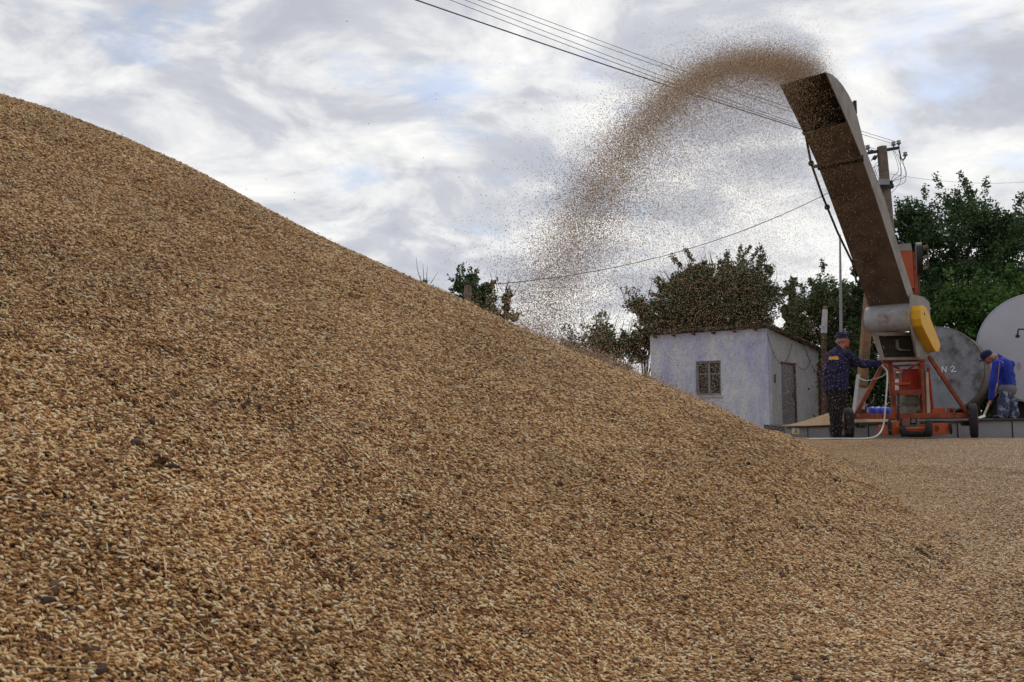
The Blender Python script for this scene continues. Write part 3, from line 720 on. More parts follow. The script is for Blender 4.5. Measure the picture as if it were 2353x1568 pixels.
for i in range(3): mb.bar(top[i] + V(0, -.015, -.012), top[i + 1] + V(0, -.015, -.012), .05, .03, up=(0, 0, 1))
mb.build('edge_rail', M_dark, plat)
mb = MB()
for px in (1880, 2010, 2200, 2312):
    X_ = at(px, 985, 14); yf = np.interp(X_.x, [p.x for p in top], [p.y for p in top]); zt = np.interp(X_.x, [p.x for p in top], [p.z for p in top])
    MB().bar(V(X_.x, yf - .008, 0), V(X_.x, yf - .008, zt - .035), .012, .014).build('panel_seam', M_dark, plat)
sx = at(1828, 990, 14.55); yf = np.interp(sx.x, [p.x for p in top], [p.y for p in top])
sg = MB().box(V(sx.x, yf - .012, sx.z), (.125, .01, .12)).build('warning_sign', M_white, plat)
tr = MB(); tr.prism([V(sx.x - .043, yf - .019, sx.z - .04), V(sx.x + .043, yf - .019, sx.z - .04), V(sx.x, yf - .019, sx.z + .042)], (0, -.004, 0)); t1 = tr.build('warning_triangle', M_yel); t1.parent = sg
tr = MB(); tr.prism([V(sx.x - .004, yf - .025, sx.z - .03), V(sx.x + .004, yf - .025, sx.z - .03), V(sx.x + .009, yf - .025, sx.z + .02), V(sx.x - .001, yf - .025, sx.z)], (0, -.003, 0)); t2 = tr.build('bolt_mark', M_dark); t2.parent = sg
# wheat on the platform
def mound(name, x0, x1, y0, y1, prof, label, base):
    n_ = 40; vs = []; fs = []
    for i in range(n_ + 1):
        for j in range(13):
            a_ = i / n_; b_ = j / 12.
            x = x0 + (x1 - x0) * a_; y = y0 + (y1 - y0) * b_
            h = prof(a_) * (1 - abs(2 * b_ - 1) ** 1.6) + .006 * math.sin(i * 1.7 + j * 2.3)
            vs.append((x, y, base(a_) + max(-.01, h)))
    for i in range(n_):
        for j in range(12): fs.append((i * 13 + j, (i + 1) * 13 + j, (i + 1) * 13 + j + 1, i * 13 + j + 1))
    m_ = MB(); m_.add(vs, fs); o = m_.build(name, M_heap, smooth=True); tag(o, label, 'grain pile', kind='stuff'); return o
xa, xb = at(1822, 975, 15.2).x, at(1990, 975, 15.2).x
mound('platform_grain', xa, xb, 14.62, 16.0, lambda a: .26 * min(a * 1.6, 1, (1 - a) * 3), 'low mound of wheat on the platform beside the shed', lambda a: .20 + .05 * a)
mound('platform_grain', at(1962, 975, 14.6).x, at(2050, 975, 14.6).x, 14.4, 15.2, lambda a: .065 * min(a * 8, 1, (1 - a) * 8), 'thin strip of wheat on the platform under the machine beam', lambda a: .255 + .04 * a)

# ------------------------------------------------------------------ tanks
def tank(name, cpx, cpy, rpx, Y, length, dirv, label, mface, mside, seed=0):
    c = at(cpx, cpy, Y); r_ = rpx * Y / 1830.0; dv = Vector(dirv).normalized()
    t = empty(name, V(c.x, c.y, 0), label, 'tank')
    mb = MB(); mb.tube([c + dv * .02, c + dv * length], [r_ * .995, r_ * .995], 64, caps=True); mb.build('shell', mside, t, smooth='auto')
    mb = MB(); mb.tube([c - dv * .03, c + dv * .016], [r_ * .985, r_ * .985], 64); mb.build('end_plate', mface, t, smooth='auto')
    mb = MB(); pts = []
    x = dv.cross(up).normalized()
    ring = [c + (x * math.cos(a) + up * math.sin(a)) * r_ for a in [2 * math.pi * k / 64 for k in range(65)]]
    mb.tube(ring, .014, 6, caps=False); mb.build('weld_rim', mside, t, smooth=True)
    for s in ((.25, length - .4) if length > 2 else (.5,)):
        cr = MB()
        q_ = c + dv * s; hb = max(.06, q_.z - r_ * .8)
        cr.prism([q_ + x * r_ * .75 + up * (hb - q_.z), q_ - x * r_ * .75 + up * (hb - q_.z), q_ - x * r_ * .9 + up * (-q_.z), q_ + x * r_ * .9 + up * (-q_.z)], dv * .2)
        cr.build('cradle', M_cradle, t)
    return t, c, r_, dv, x
t2_, c2, r2_, dv2, x2 = tank('storage_tank', 2150, 851, 99, 17.2, 1.8, (.60, .80, 0), 'weathered grey tank with painted white N 2, behind the machine', M_tank, M_tankside)
t3_, c3, r3_, dv3, x3 = tank('storage_tank', 2392, 800, 129, 16.9, 5, (.56, .83, 0), 'large white round tank at the right edge of the photo', M_tankw, M_tankw)
def strokes(parent, c, dv, lines, matx, name, wd=.018, off=.040):
    mb = MB(); nn = -dv; xr = Vector((-nn.y, nn.x, 0))  # to the viewer's right
    if xr.x < 0: xr = -xr
    for ln in lines:
        pts = [c + nn * off + xr * a + up * b for a, b in ln]
        for p, q_ in zip(pts[:-1], pts[1:]): mb.bar(p, q_, wd, .006, up=nn)
    o = mb.build(name, matx, parent); return o
sc2 = 17.2 / 1830
def rel(px, py, sc_, cp): return ((px - cp[0]) * sc_ * 1.03, -(py - cp[1]) * sc_)
cp = (2150, 851)
def ln(*pts): return [rel(x, y, sc2, cp) for x, y in pts]
strokes(t2_, c2, dv2, [ln((2163, 857), (2164, 843), (2171, 857), (2172, 843)), ln((2180, 847), (2184, 843), (2188, 847), (2181, 856), (2191, 855))], M_white, 'number_lettering', .02)
strokes(t2_, c2, dv2, [ln((2142, 863), (2146, 861), (2147, 870), (2143, 871), (2142, 863)), ln((2151, 861), (2151, 867), (2158, 867)), ln((2157, 861), (2157, 873))], M_plat if False else M_tankw, 'small_lettering', .013)
strokes(t2_, c2, dv2, [ln((2183, 860), (2177, 861), (2177, 865), (2183, 867), (2182, 872), (2176, 872))], M_pink, 'small_lettering', .014)
def ln3(*pts): return [((x - 2392) * 16.9 / 1830, -(y - 800) * 16.9 / 1830) for x, y in pts]
strokes(t3_, c3, dv3, [ln3((2347, 832), (2344.5, 837), (2344.5, 844), (2347, 848), (2349.5, 844), (2349.5, 837), (2347, 832))], M_pink, 'number_lettering', .012)
mb = MB(); hk = [at(2360, 757, 16.7), at(2340, 757, 16.7), at(2338, 770, 16.7)]; mb.tube(hk, .018, 6); mb.tube([hk[-1], hk[-1] - up * .06], .04, 8); mb.build('hanging_plug', M_dark, t3_)

# blue barrel lying on the platform
bc = at(1997, 941, 15.0); bt = empty('blue_barrel', V(bc.x + .2, 15.0, .27), 'blue plastic barrel lying on the platform behind the machine frame', 'barrel')
pr = [(0, .10), (.01, .135), (.06, .14), (.07, .147), (.09, .147), (.10, .14), (.17, .14), (.18, .147), (.2, .147), (.21, .14), (.28, .14), (.29, .147), (.31, .147), (.32, .14), (.38, .135), (.39, .10)]
mb = MB(); bz_ = .415; mb.tube([V(bc.x - .03 + a * 1.1, 15.0, bz_) for a, _ in pr], [b * 1.05 for _, b in pr], 20); mb.build('barrel_body', M_barrel, bt, smooth=True)
MB().cyl(V(bc.x - .035, 15.0, bz_ + .07), V(bc.x - .015, 15.0, bz_ + .07), .03, 10).build('bung', M_white, bt)

# ------------------------------------------------------------------ grain thrower
H = V(-.66, -.75, 0).normalized(); WV = V(.75, -.66, 0).normalized(); W_ = .64
YM = 13.3
th = empty('grain_thrower', V(6.65, YM, 0), 'orange and grey wheeled grain thrower with a tall leaning chute', 'grain thrower')
P0 = at(2090, 695, 13.0)
E = [(1898, 166), (1917, 210), (1948, 280), (1977, 352), (2001, 421), (2023, 487), (2058, 596), (2090, 695)]
O = [(1898, 166), (1913, 172), (1926, 184), (1938, 199), (1950, 218), (1960, 238), (1970, 267), (1978, 298), (1986, 332), (1997, 364), (2010, 397), (2034, 462), (2066, 572), (2098, 672)]
E3 = [onplane(x, y, P0, WV) for x, y in E]; O3 = [onplane(x, y, P0, WV) for x, y in O]
lower_back = P0 - H * .14 + up * .06
E3[-1] = P0
t_ = .014
side = E3 + O3[:0:-1]
MB().prism(side, -WV * t_).build('side_panel', M_grey, th)
MB().prism([p - WV * (W_ - t_) for p in side], -WV * t_).build('side_panel', M_rust, th)  # far side takes the dark steel, so the mouth's shade is in its colour
def strip(pts, off0, off1, thick_dir):
    mb = MB()
    for p, q_ in zip(pts[:-1], pts[1:]):
        d = (q_ - p).normalized(); nn = d.cross(WV).normalized() * thick_dir
        a0, b0 = p + WV * off0, q_ + WV * off0; a1, b1 = p + WV * off1, q_ + WV * off1
        mb.add([a0, b0, b1, a1, a0 + nn * .012, b0 + nn * .012, b1 + nn * .012, a1 + nn * .012], [(0, 1, 2, 3), (7, 6, 5, 4), (0, 4, 5, 1), (1, 5, 6, 2), (2, 6, 7, 3), (3, 7, 4, 0)])
    return mb
strip(E3[2:], -.002, -W_ + .002, 1).build('front_panel', M_rust, th)
strip(O3, -t_ - .002, -W_ + t_ + .002, 1).build('back_panel', M_inside, th, smooth='auto')
# inner belt seen in the mouth
mb = MB(); qn = (E3[2] + O3[7]) / 2; mb.cyl(qn - WV * .03, qn - WV * (W_ - .03), .1, 20); mb.build('head_roller', M_dark, th, smooth='auto')
mb = MB()
for i_ in (2, 4):
    pass
mid = E3[3].lerp(E3[4], .15)
strip([mid, mid + (E3[4] - E3[3]).normalized() * .06], .015, -W_ - .02, 1).build('joint_flange', M_dark, th)
nrm_f = (E3[4] - E3[3]).normalized().cross(WV).normalized()
if nrm_f.y > 0: nrm_f = -nrm_f
mb = MB(); a_ = E3[3].lerp(E3[4], .1) + nrm_f * .02; mb.bar(a_ + WV * .03, a_ - WV * (W_ + .06), .05, .03, up=(E3[4] - E3[3]).normalized()); mb.build('clamp_bar', M_rust, th)
# rubber flap and guy strut on the left side
lf = lambda x, y: onplane(x, y, P0 - WV * W_, WV)
fl_ = [lf(1858, 296), lf(1880, 324), lf(1884, 338), lf(1879, 341), lf(1872, 334)]
MB().prism(fl_, WV * .12).build('rubber_flap', M_rubber, th)
st = [lf(1857, 303), lf(1871, 375), lf(1897, 450), lf(1932, 535), lf(1966, 605), lf(1975, 650)]
st = [p + H * .02 - WV * .04 for p in st]
mb = MB(); mb.tube(st, .018, 8); mb.build('stay_rod', M_dark, th)
for a, b in ((1, .0), (2, .3), (0, .02)):
    p = st[a].lerp(st[a + 1], b); MB().ell(p, (.045, .045, .045), nu=8, nv=6).build('stay_joint', M_dark, th)
mb = MB(); mb.box(O3[6] + V(.02, 0, .14) - WV * .05, (.04, .05, .2)); mb.tube([O3[6] - WV * .05, O3[9] - WV * .05], .012, 6); mb.build('hood_bracket', M_dark, th)
# drum housing
dc = at(2047, 733, 13.22); rD = 31.5 * 13.2 / 1830
mb = MB(); mb.cyl(dc - WV * .36, dc + WV * .34, rD, 40); mb.build('drum_housing', M_zinc, th, smooth='auto')
MB().bar(P0 - WV * .02 + V(0, .03, .0), P0 - WV * (W_ + .03) + V(0, .03, 0), .05, .09).build('seam_plate', M_grey, th)
# side gear plate
gp = [(2090, 676), (2120, 683), (2133, 696), (2136, 745), (2150, 800), (2130, 822), (2106, 822), (2094, 770), (2088, 720)]
PG = dc + WV * .36
MB().prism([onplane(x, y, PG, WV) for x, y in gp], WV * .02).build('gear_plate', M_grey, th)
# yellow guard
PY = dc + WV * .52
yo = [(2117, 702), (2124, 703), (2130, 709), (2161, 790), (2161, 799), (2157, 809), (2151, 809), (2145, 800), (2119, 748), (2116, 732), (2115, 712)]
yg = MB().prism([onplane(x, y, PY, WV) for x, y in yo], -WV * .19)
yg.build('belt_guard', M_yellow, th, bevel=.012)
mb = MB(); c_ = onplane(2124, 722, PY, WV); mb.cyl(c_, c_ + WV * .004, .025, 10); mb.build('guard_hole', M_dark, th)
# throat frame with its dark opening
TF = 13.12
mb = MB()
def fp(px, py, Y=TF): return at(px, py, Y)
def quad(mb, pts, thick=.03, Y=TF): mb.prism([fp(x, y, Y) for x, y in pts], (0, thick, 0))
quad(mb, [(2003, 764), (2016, 764), (2033, 824), (2024, 824)]); quad(mb, [(2094, 763), (2104, 763), (2128, 822), (2105, 822)]); quad(mb, [(2016, 764.5), (2094, 763.5), (2095, 771), (2018, 772)], .025, TF + .002)
quad(mb, [(2022, 822), (2131, 820), (2131, 826), (2022, 828)], .1, TF - .02)
mb.build('throat_frame', M_grey, th)
mb = MB(); quad(mb, [(2012, 765), (2098, 764), (2110, 823), (2028, 824)], .03, TF + .10)  # dark sheet behind the frame stands in for shade in the opening
pl = [(2012, 766), (2030, 824)]; pr_ = [(2097, 765), (2110, 822)]
for a in (pl, pr_)[1:]:
    mb.prism([fp(*a[0]), fp(*a[1]), fp(*a[1]) + V(0, .46, 0), fp(*a[0]) + V(0, .46, 0)], (.012, 0, 0)) if False else None
mb.build('throat_shade', M_inside, th)
mb = MB(); quad(mb, [(2059, 781), (2064, 781), (2066, 799), (2074, 803), (2092, 804), (2092, 806), (2066, 806), (2059, 800)], .02, TF + .05); mb.build('steel_bracket', M_engine, th)
# orange side box behind the chute
PS = P0 - H * .32 - WV * .05
ob = [(2064, 579), (2096, 577), (2101, 662), (2090, 662)]
bx_ = MB().prism([at(x, y, 13.25) for x, y in ob], (.02, .35, 0)); bx_.build('side_box', M_orange2, th)
mb = MB(); mb.prism([at(x, y, 13.27) for x, y in [(2058, 562), (2093, 559), (2096, 576), (2064, 578)]], (.02, .33, 0)); mb.build('motor_cover', M_grey, th)
mb = MB(); mb.prism([at(x, y, 13.3) for x, y in [(2097, 578), (2102, 580), (2111, 664), (2111, 690), (2104, 690), (2102, 662)]], (.02, .3, 0)); mb.build('support_leg', M_orange, th)
pc = at(2112, 594, 13.5); prr = 37 * 13.5 / 1830
wd = V(1, -.47, 0).normalized()
pw = MB(); pw.cyl(pc - wd * .045, pc + wd * .045, prr, 28); pwo = pw.build('drive_pulley', M_dark, th, smooth='auto')
mb = MB()
for a in (570, 594, 618): mb.bar(at(2119, a, 13.5), at(2131, a - 4, 13.6), .03, .05)
mb.tube([at(2131, 566, 13.6), at(2132, 614, 13.6)], .02, 6); mb.tube([at(2110, 628, 13.5), at(2113, 690, 13.5)], .016, 6); mb.tube([at(2104, 620, 13.4), at(2107, 690, 13.4)], .014, 6)
mb.build('pulley_bracket', M_rust, th)
# cart frame
def fb(name, p, q_, w1_, h1_, m=M_orange, Y=YM, Y2=None): return MB().bar(at(*p, Y), at(*q_, Y2 or Y), w1_, h1_).build(name, m, th, bevel=.004)
fb('upright', (2044, 832), (2055, 952), .07, .07); fb('upright', (2117, 828), (2123, 952), .075, .07)
fb('upright', (2046, 836), (2056, 950), .06, .06, Y=YM + .8); fb('upright', (2112, 832), (2118, 950), .06, .06, Y=YM + .8)
fb('top_rail', (2028, 829), (2124, 826), .06, .07, Y=YM - .02); fb('cross_rail', (2050, 903), (2119, 901), .06, .085, Y=YM + .005); fb('top_rail', (2042, 842), (2118, 838), .03, .03, Y=YM + .04)
fb('lower_beam', (1963, 957), (2056, 957.5), .09, .085, Y=YM - .05); fb('lower_beam', (2055.5, 956.5), (2226, 954.5), .088, .083, Y=YM - .05)
fb('brace', (2036, 824), (1966, 954), .055, .06, Y=YM - .03); fb('brace', (2134, 819), (2221, 948), .05, .06, Y=YM - .03)
fb('brace', (2040, 836), (2066, 848), .03, .03, Y=YM + .03); fb('brace', (2112, 836), (2088, 848), .03, .03, Y=YM + .03)
for s in ((1984, 947), (2183 + 3, 944)):
    c_ = at(s[0], s[1], YM - .06); mb = MB(); n_ = 14; outer = [c_ + V(-.065, 0, -.05), c_ + V(.065, 0, -.05), c_ + V(.065, 0, .05), c_ + V(-.065, 0, .05)]
    mb.prism(outer, (0, .015, 0)); l_ = mb.build('lug_plate', M_orange, th); mb = MB(); mb.cyl(c_ + V(0, -.006, 0), c_ + V(0, .012, 0), .032, 14); h = mb.build('lug_hole', M_dark); h.parent = l_
MB().prism([fp(2074, 848, YM + .1), fp(2115, 846, YM + .1), fp(2116, 896, YM + .1), fp(2073, 897, YM + .1)], (0, .5, 0)).build('engine_cover', M_red, th, bevel=.01)
MB().prism([fp(2056, 880, YM + .06), fp(2092, 879, YM + .06), fp(2092, 883, YM + .06), fp(2062, 886, YM + .06)], (0, .2, 0)).build('shelf', M_orange2, th)
mb = MB(); mb.cyl(fp(2061, 872, YM + .1), fp(2061, 897, YM + .1), .028, 12); mb.build('filter_bottle', M_white, th, smooth='auto')
mb = MB(); mb.tube([fp(2058, 850, YM + .08), fp(2056, 862, YM + .08), fp(2062, 868, YM + .08), fp(2070, 860, YM + .08), fp(2066, 848, YM + .08)], .01, 6); mb.cyl(fp(2064, 856, YM + .1), fp(2064, 866, YM + .12), .05, 12); mb.build('carburettor', M_engine, th)
# engine
mb = MB(); c_ = at(2086, 920, YM + .2); mb.box(c_, (.24, .3, .17)); c2_ = at(2087, 941, YM + .2); mb.box(c2_, (.20, .26, .14))
for i in range(7): mb.box(c_ + V(0, -.16, -.07 + i * .023), (.22, .03, .008))
mb.cyl(c_ + V(.13, -.05, 0), c_ + V(.17, -.05, 0), .07, 16); mb.cyl(c_ + V(-.16, -.1, -.02), c_ + V(-.12, -.1, -.02), .05, 14); mb.build('engine', M_engine, th, bevel=.006)
mb = MB(); mb.tube([at(2103, 909, YM + .1), at(2110, 916, YM + .1), at(2111, 940, YM + .1)], .008, 5); mb.build('fuel_line', M_zinc, th); mb = MB(); mb.tube([at(2061, 912, YM + .1), at(2064, 922, YM + .1), at(2060, 930, YM + .1)], .008, 5); mb.build('fuel_line', M_zinc, th)
# right side extras
MB().prism([fp(2128, 855, YM - .02), fp(2133, 855, YM - .02), fp(2138, 949, YM - .02), fp(2130, 949, YM - .02)], (0, .03, 0)).build('plank', M_plank, th)
fb('hoist_rod', (2132, 845), (2143, 940), .035, .035, M_red, YM + .03); fb('tie_rod', (2123.5, 846), (2128, 950), .014, .014, M_dark, YM - .03)
MB().prism([fp(2142, 938, YM + .02), fp(2172, 938, YM + .02), fp(2172, 950, YM + .02), fp(2142, 950, YM + .02)], (0, .3, 0)).build('tool_box', M_orange2, th)
# axle and wheels
mb = MB(); mb.cyl(at(1955, 974, YM), at(2236, 969, YM), .026, 10); mb.build('axle', M_rust, th)
for px, py in ((1978, 977), (2218, 972)):
    mb = MB(); mb.cyl(at(px - 8, py, YM), at(px + 8, py, YM), .05, 12); mb.build('axle_clamp', M_dark, th)
def wheel(px_t, px_b, y_top, y_bot, Y, wdt, seed, tx=-.4):
    p1 = at(px_t, y_top, Y); p2 = at(px_b, y_bot, Y); c = (p1 + p2) / 2; r_ = (p1 - p2).length / 2
    a = V(1, tx, 0).normalized(); tilt = (p1 - p2).normalized(); a = (a - tilt * a.dot(tilt)).normalized()
    wh = MB()
    prof = [(-.46, .5), (-.5, .85), (-.42, .96), (-.3, 1.0), (.3, 1.0), (.42, .96), (.5, .85), (.46, .5)]
    pts = [c + a * wdt * k for k, _ in prof]
    wh.tube(pts, [r_ * q_ for _, q_ in prof], 40)
    for i in range(36):
        an = 2 * math.pi * i / 36; b1 = tilt; b2 = a.cross(tilt); d = b1 * math.cos(an) + b2 * math.sin(an)
        wh.box(c + d * r_ * .992, (wdt * .8, .034, .012), Matrix((a, d.cross(a), d)).transposed())
    wo = wh.build('wheel', M_tyre, th, smooth='auto')
    rm = MB(); rm.cyl(c - a * wdt * .53, c + a * wdt * .53, r_ * .55, 24); rm.cyl(c - a * wdt * .62, c + a * wdt * .62, r_ * .18, 12)
    ro = rm.build('rim', M_orange, None, smooth='auto'); ro.parent = wo
    return wo
wheel(1949, 1951, 938, 1011, YM - .1, .145, 1, -.34); wheel(2235, 2239, 928, 1006, YM, .125, 2, -.56)
# feeder under the machine
mb = MB(); quad(mb, [(2049, 972), (2067, 968), (2067, 999), (2050, 1001)], .5, YM - .2); quad(mb, [(2142, 973), (2181, 973), (2181, 998), (2143, 999)], .5, YM - .2); quad(mb, [(2067, 985), (2142, 983), (2142, 994), (2067, 996)], .4, YM - .1)
mb.build('feeder_scraper', M_orange2, th, bevel=.01)
mb = MB(); mb.cyl(at(2150, 985, YM - .205), at(2150, 985, YM - .2), .05, 16); mb.build('scraper_boss', M_orange, th)
mb = MB(); mb.tube([at(x, 992 + (6 if abs(x - 2105) < 25 else 0), YM - .12) for x in range(2070, 2142, 8)], .05, 10); mb.build('feed_screw', M_dark, th)
for x0, x1, y0, y1, dd in ((2041, 2048, 965, 1000, -.18), (2070, 2081, 978, 1004, -.28), (2128, 2140, 966, 1004, -.28), (2182, 2187, 972, 998, -.18)):
    c_ = at((x0 + x1) / 2, (y0 + y1) / 2, YM + dd); r_ = (y1 - y0) / 2 * YM / 1830; wd_ = (x1 - x0) * YM / 1830
    mb = MB(); av_ = V(1, -.46, 0).normalized(); mb.tube([c_ - av_ * wd_ / 2, c_ - av_ * wd_ * .3, c_ + av_ * wd_ * .3, c_ + av_ * wd_ / 2], [r_ * .85, r_, r_, r_ * .85], 24); mb.build('feeder_wheel', M_tyre, th, smooth='auto')
mb = MB(); quad(mb, [(2073, 962), (2092, 962), (2092, 981), (2073, 981)], .12, YM - .1); mb.build('gearbox', mat('pinkish gearbox paint', (.22, .10, .08), .7), th, bevel=.01)
mb = MB(); quad(mb, [(2094, 962), (2104, 962), (2104, 972), (2094, 972)], .1, YM - .08); quad(mb, [(2107, 960), (2113, 960), (2113, 978), (2107, 978)], .06, YM - .09); mb.build('drive_housing', M_engine, th)
mb = MB()
pts_ = [at(2064, y, YM - .12) for y in np.linspace(905, 990, 30)]
for i, p in enumerate(pts_): mb.box(p + V(.006 * (i % 2), 0, 0), (.022 + .014 * (i % 2), .02, .02))
mb.build('drive_chain', M_dark, th)

# white hose
def spline(pts, n=8):
    out_ = []; P_ = [pts[0]] + pts + [pts[-1]]
    for i in range(1, len(P_) - 2):
        for k in range(n):
            t = k / n; a, b, c, d = P_[i - 1], P_[i], P_[i + 1], P_[i + 2]
            out_.append(.5 * ((2 * b) + (c - a) * t + (2 * a - 5 * b + 4 * c - d) * t * t + (3 * b - a - 3 * c + d) * t ** 3))
    out_.append(pts[-1]); return out_
hs = [at(2026, 839, 12.98), at(2031, 845, 12.98), at(2037, 851, 12.98), at(2039, 868, 12.95), at(2037, 900, 12.9), at(2034, 940, 12.9), at(2031, 970, 12.9), at(2027, 986, 12.8), at(2020, 997, 12.65), at(2010, 1004, 12.5)]
e0 = hs[-1].copy(); z_ = .05
hs = hs + [V(at(1992, 1008, 12.3).x, 12.3, z_), V(at(1965, 1010, 12.3).x, 12.3, z_ - .005), V(at(1920, 1010, 12.3).x, 12.35, z_ - .005), V(at(1850, 1012, 12.3).x, 12.2, z_ - .01)]
mb = MB(); mb.tube(spline(hs), .0125, 8); tag(mb.build('power_cable', M_hose, smooth=True), 'thick white cable hanging from the machine and trailing along the ground', 'cable')
mb = MB(); mb.tube(spline([at(1972, 868, 14.0), at(1990, 875, 13.6), at(2008, 872, 13.25), at(2026, 866, 13.05), at(2041, 854, 12.99)]), .010, 6); tag(mb.build('thin_hose', M_green, smooth=True), 'thin pale green line slung from the white post to the machine', 'hose')

# ------------------------------------------------------------------ poles
PY_ = 19.5
def pp(px, py): return at(px, py, PY_)
pt = pp(2026, 338); pbm = pp(2052, 640)
slope = (pbm - pt) / (pbm.z - pt.z)
pb = pt + slope * (0 - pt.z)
pole = empty('utility_pole', V(pb.x, pb.y, 0), 'tall weathered timber utility pole with insulator crossarm, partly behind the chute', 'utility pole')
MB().tube([pb, pb.lerp(pt, .5), pt], [.17, .14, .115], 14).build('pole', M_wood, pole, smooth='auto')
MB().bar(pp(1994, 352), pp(2066, 340), .05, .07).build('crossarm', M_iron, pole)
for a, b in (((1996, 351), (1995, 341)), ((2054, 342), (2053, 332)), ((2066, 340), (2065, 331))):
    mb = MB().tube([pp(*a), pp(*b)], .015, 6)
    if a[0] != 2066: mb.build('insulator_pin', M_iron, pole)
mb.build('insulator_pin', M_iron, pole); mb = MB(); mb.tube([pp(2066, 345), pp(2070, 364), pp(2075, 369), pp(2080, 362), pp(2080, 356)], .02, 6); mb.build('insulator_pin', M_iron, pole)
for x, y in ((1994, 339), (2053, 331), (2065, 328), (2080, 355)):
    c_ = pp(x, y); MB().tube([c_ - up * .05, c_ - up * .02, c_ + up * .0, c_ + up * .05], [.035, .065, .04, .05], 10).build('insulator', M_insul, pole, smooth=True)
mb = MB(); mb.bar(pp(2001, 345) , pp(2022, 353), .03, .03); mb.tube([pp(2008, 366), pp(2012, 360)], .05, 8); mb.tube([pp(2002, 369), pp(2016, 357)], .015, 5); mb.build('arm_brace', M_iron, pole)
mb = MB(); mb.box(pp(2022, 425) + V(0, -.2, 0), (.24, .12, .14)); mb.build('floodlight', M_insul, pole)
mb = MB(); mb.bar(pp(2012, 437) + V(0, -.16, 0), pp(2046, 431) + V(0, -.16, 0), .05, .07); mb.bar(pp(2043, 418) + V(0, -.1, 0), pp(2046, 436) + V(0, -.1, 0), .05, .05); mb.build('floodlight_bracket', M_iron, pole)
mb = MB(); rr2 = random.Random(3)
for k in range(5):
    a = pp(2050 + k * 6, 340 + 7 * k); b = pp(2044, 430 + 6 * k)
    mb.tube(spline([a, a.lerp(b, .35) + V(rr2.uniform(.1, .4), 0, -.2), a.lerp(b, .75) + V(rr2.uniform(-.1, .2), 0, 0), b], 6), .006, 4)
for k in range(3):
    a = pp(2018, 372 + 8 * k); mb.tube(spline([a, a + V(-.15, -.1, -.2 - .1 * k), a + V(.05, -.1, -.7)], 6), .006, 4)
mb.build('loose_wires', M_cable, pole)
# leaning stay of the pole: orange brown timber on a whitened concrete stub
sb = at(1972, 945, 14.9); s1 = at(1982, 862, 14.9); s2 = at(2000, 640, 15.3)
stay = empty('leaning_post', V(sb.x, 14.9, .2), 'leaning orange brown timber post on a white concrete stub, behind the capped worker', 'post')
MB().bar(sb - (s1 - sb).normalized() * .12, s1, .175, .17).build('concrete_stub', M_conc, stay, bevel=.02)
MB().bar(s1 - (s2 - s1).normalized() * .25 + V(0, -.004, 0), s2, .15, .17).build('timber', M_owood, stay, bevel=.02)
# stub pole and thin mast
a = at(1894, 945, 19); b = at(1896, 703, 19)
mast = empty('stub_pole', V(a.x, 19, 0), 'short pole with grey concrete top and dark wooden foot beside the shed', 'pole')
MB().tube([V(a.x, 19, 0), at(1893, 766, 19)], [.062, .058], 12).build('wooden_foot', M_rafter, mast, smooth='auto')
MB().tube([at(1893, 766, 19), at(1896, 712, 19)], [.072, .060], 12).build('concrete_top', M_conc, mast, smooth='auto')
MB().tube([at(1896, 712, 19), at(1896, 703, 19)], [.055, .05], 10).build('pole_cap', M_owood, mast)
a = at(1930, 540, 20)
tag(MB().tube([V(at(1932, 900, 20).x, 20, 0), a.lerp(V(at(1932, 900, 20).x, 20, 0), .45), a], [.045, .04, .022], 10).build('antenna_mast', M_insul, smooth='auto'), 'thin tall grey metal mast left of the leaning chute', 'mast')
# wooden post above the heap
a = at(1075, 657, 15.5); po = empty('wooden_post', V(a.x, 15.5, 0), 'brown wooden cable post in front of the small round tree', 'post')
MB().tube([V(a.x, 15.5, 0), V(a.x, 15.5, a.z)], [.075, .07], 10).build('shaft', M_wood, po, smooth='auto')
MB().bar(a + V(-.1, -.05, .02), a + V(.12, -.05, .02), .03, .03).build('cable_bracket', M_iron, po)

# ------------------------------------------------------------------ overhead lines
def line_pts(a, b, s, n=30): return sag(a, b, s, n)
def wire(px0, py0, Y0, end, r_, m, label, s=.15, ext=.6):
    p = at(px0, py0, Y0); q_ = Vector(end); p2 = p + (p - q_) * ext
    mb = MB(); mb.tube(line_pts(p2, q_, s), r_, 5); o = mb.build('power_line', m)
    return tag(o, label, 'power line', 'overhead lines from the utility pole')
wire(1118, 0, 12.0, pp(1994, 339), .0062, M_wire, 'lowest of the thin bare overhead wires, just above the thick cable', .25)
wire(1140, 0, 12.2, pp(2012, 343), .0058, M_wire, 'second lowest thin overhead wire', .22)
wire(1165, 0, 12.5, pp(2053, 331), .0058, M_wire, 'second highest thin overhead wire', .2)
wire(1195, 0, 12.7, pp(2065, 328), .0058, M_wire, 'highest thin overhead wire in the photo', .2)
wire(1003, 0, 11.4, pp(2018, 352), .011, M_purple, 'thick dark purple overhead cable, lowest of the bundle', .12)
q0 = at(1900, 428, 19.0); q1 = at(1077, 657, 15.5)
tag(MB().tube(line_pts(q1, pp(2030, 372), .65), .008, 5).build('power_line', M_cable), 'dark cable sagging from the wooden post up to the utility pole', 'power line')
a0 = pp(2046, 400); tag(MB().tube(line_pts(a0, at(2500, 395, 24), .3), .004, 5).build('power_line', M_wire), 'thin wire running right from the utility pole past the tall trees', 'power line')

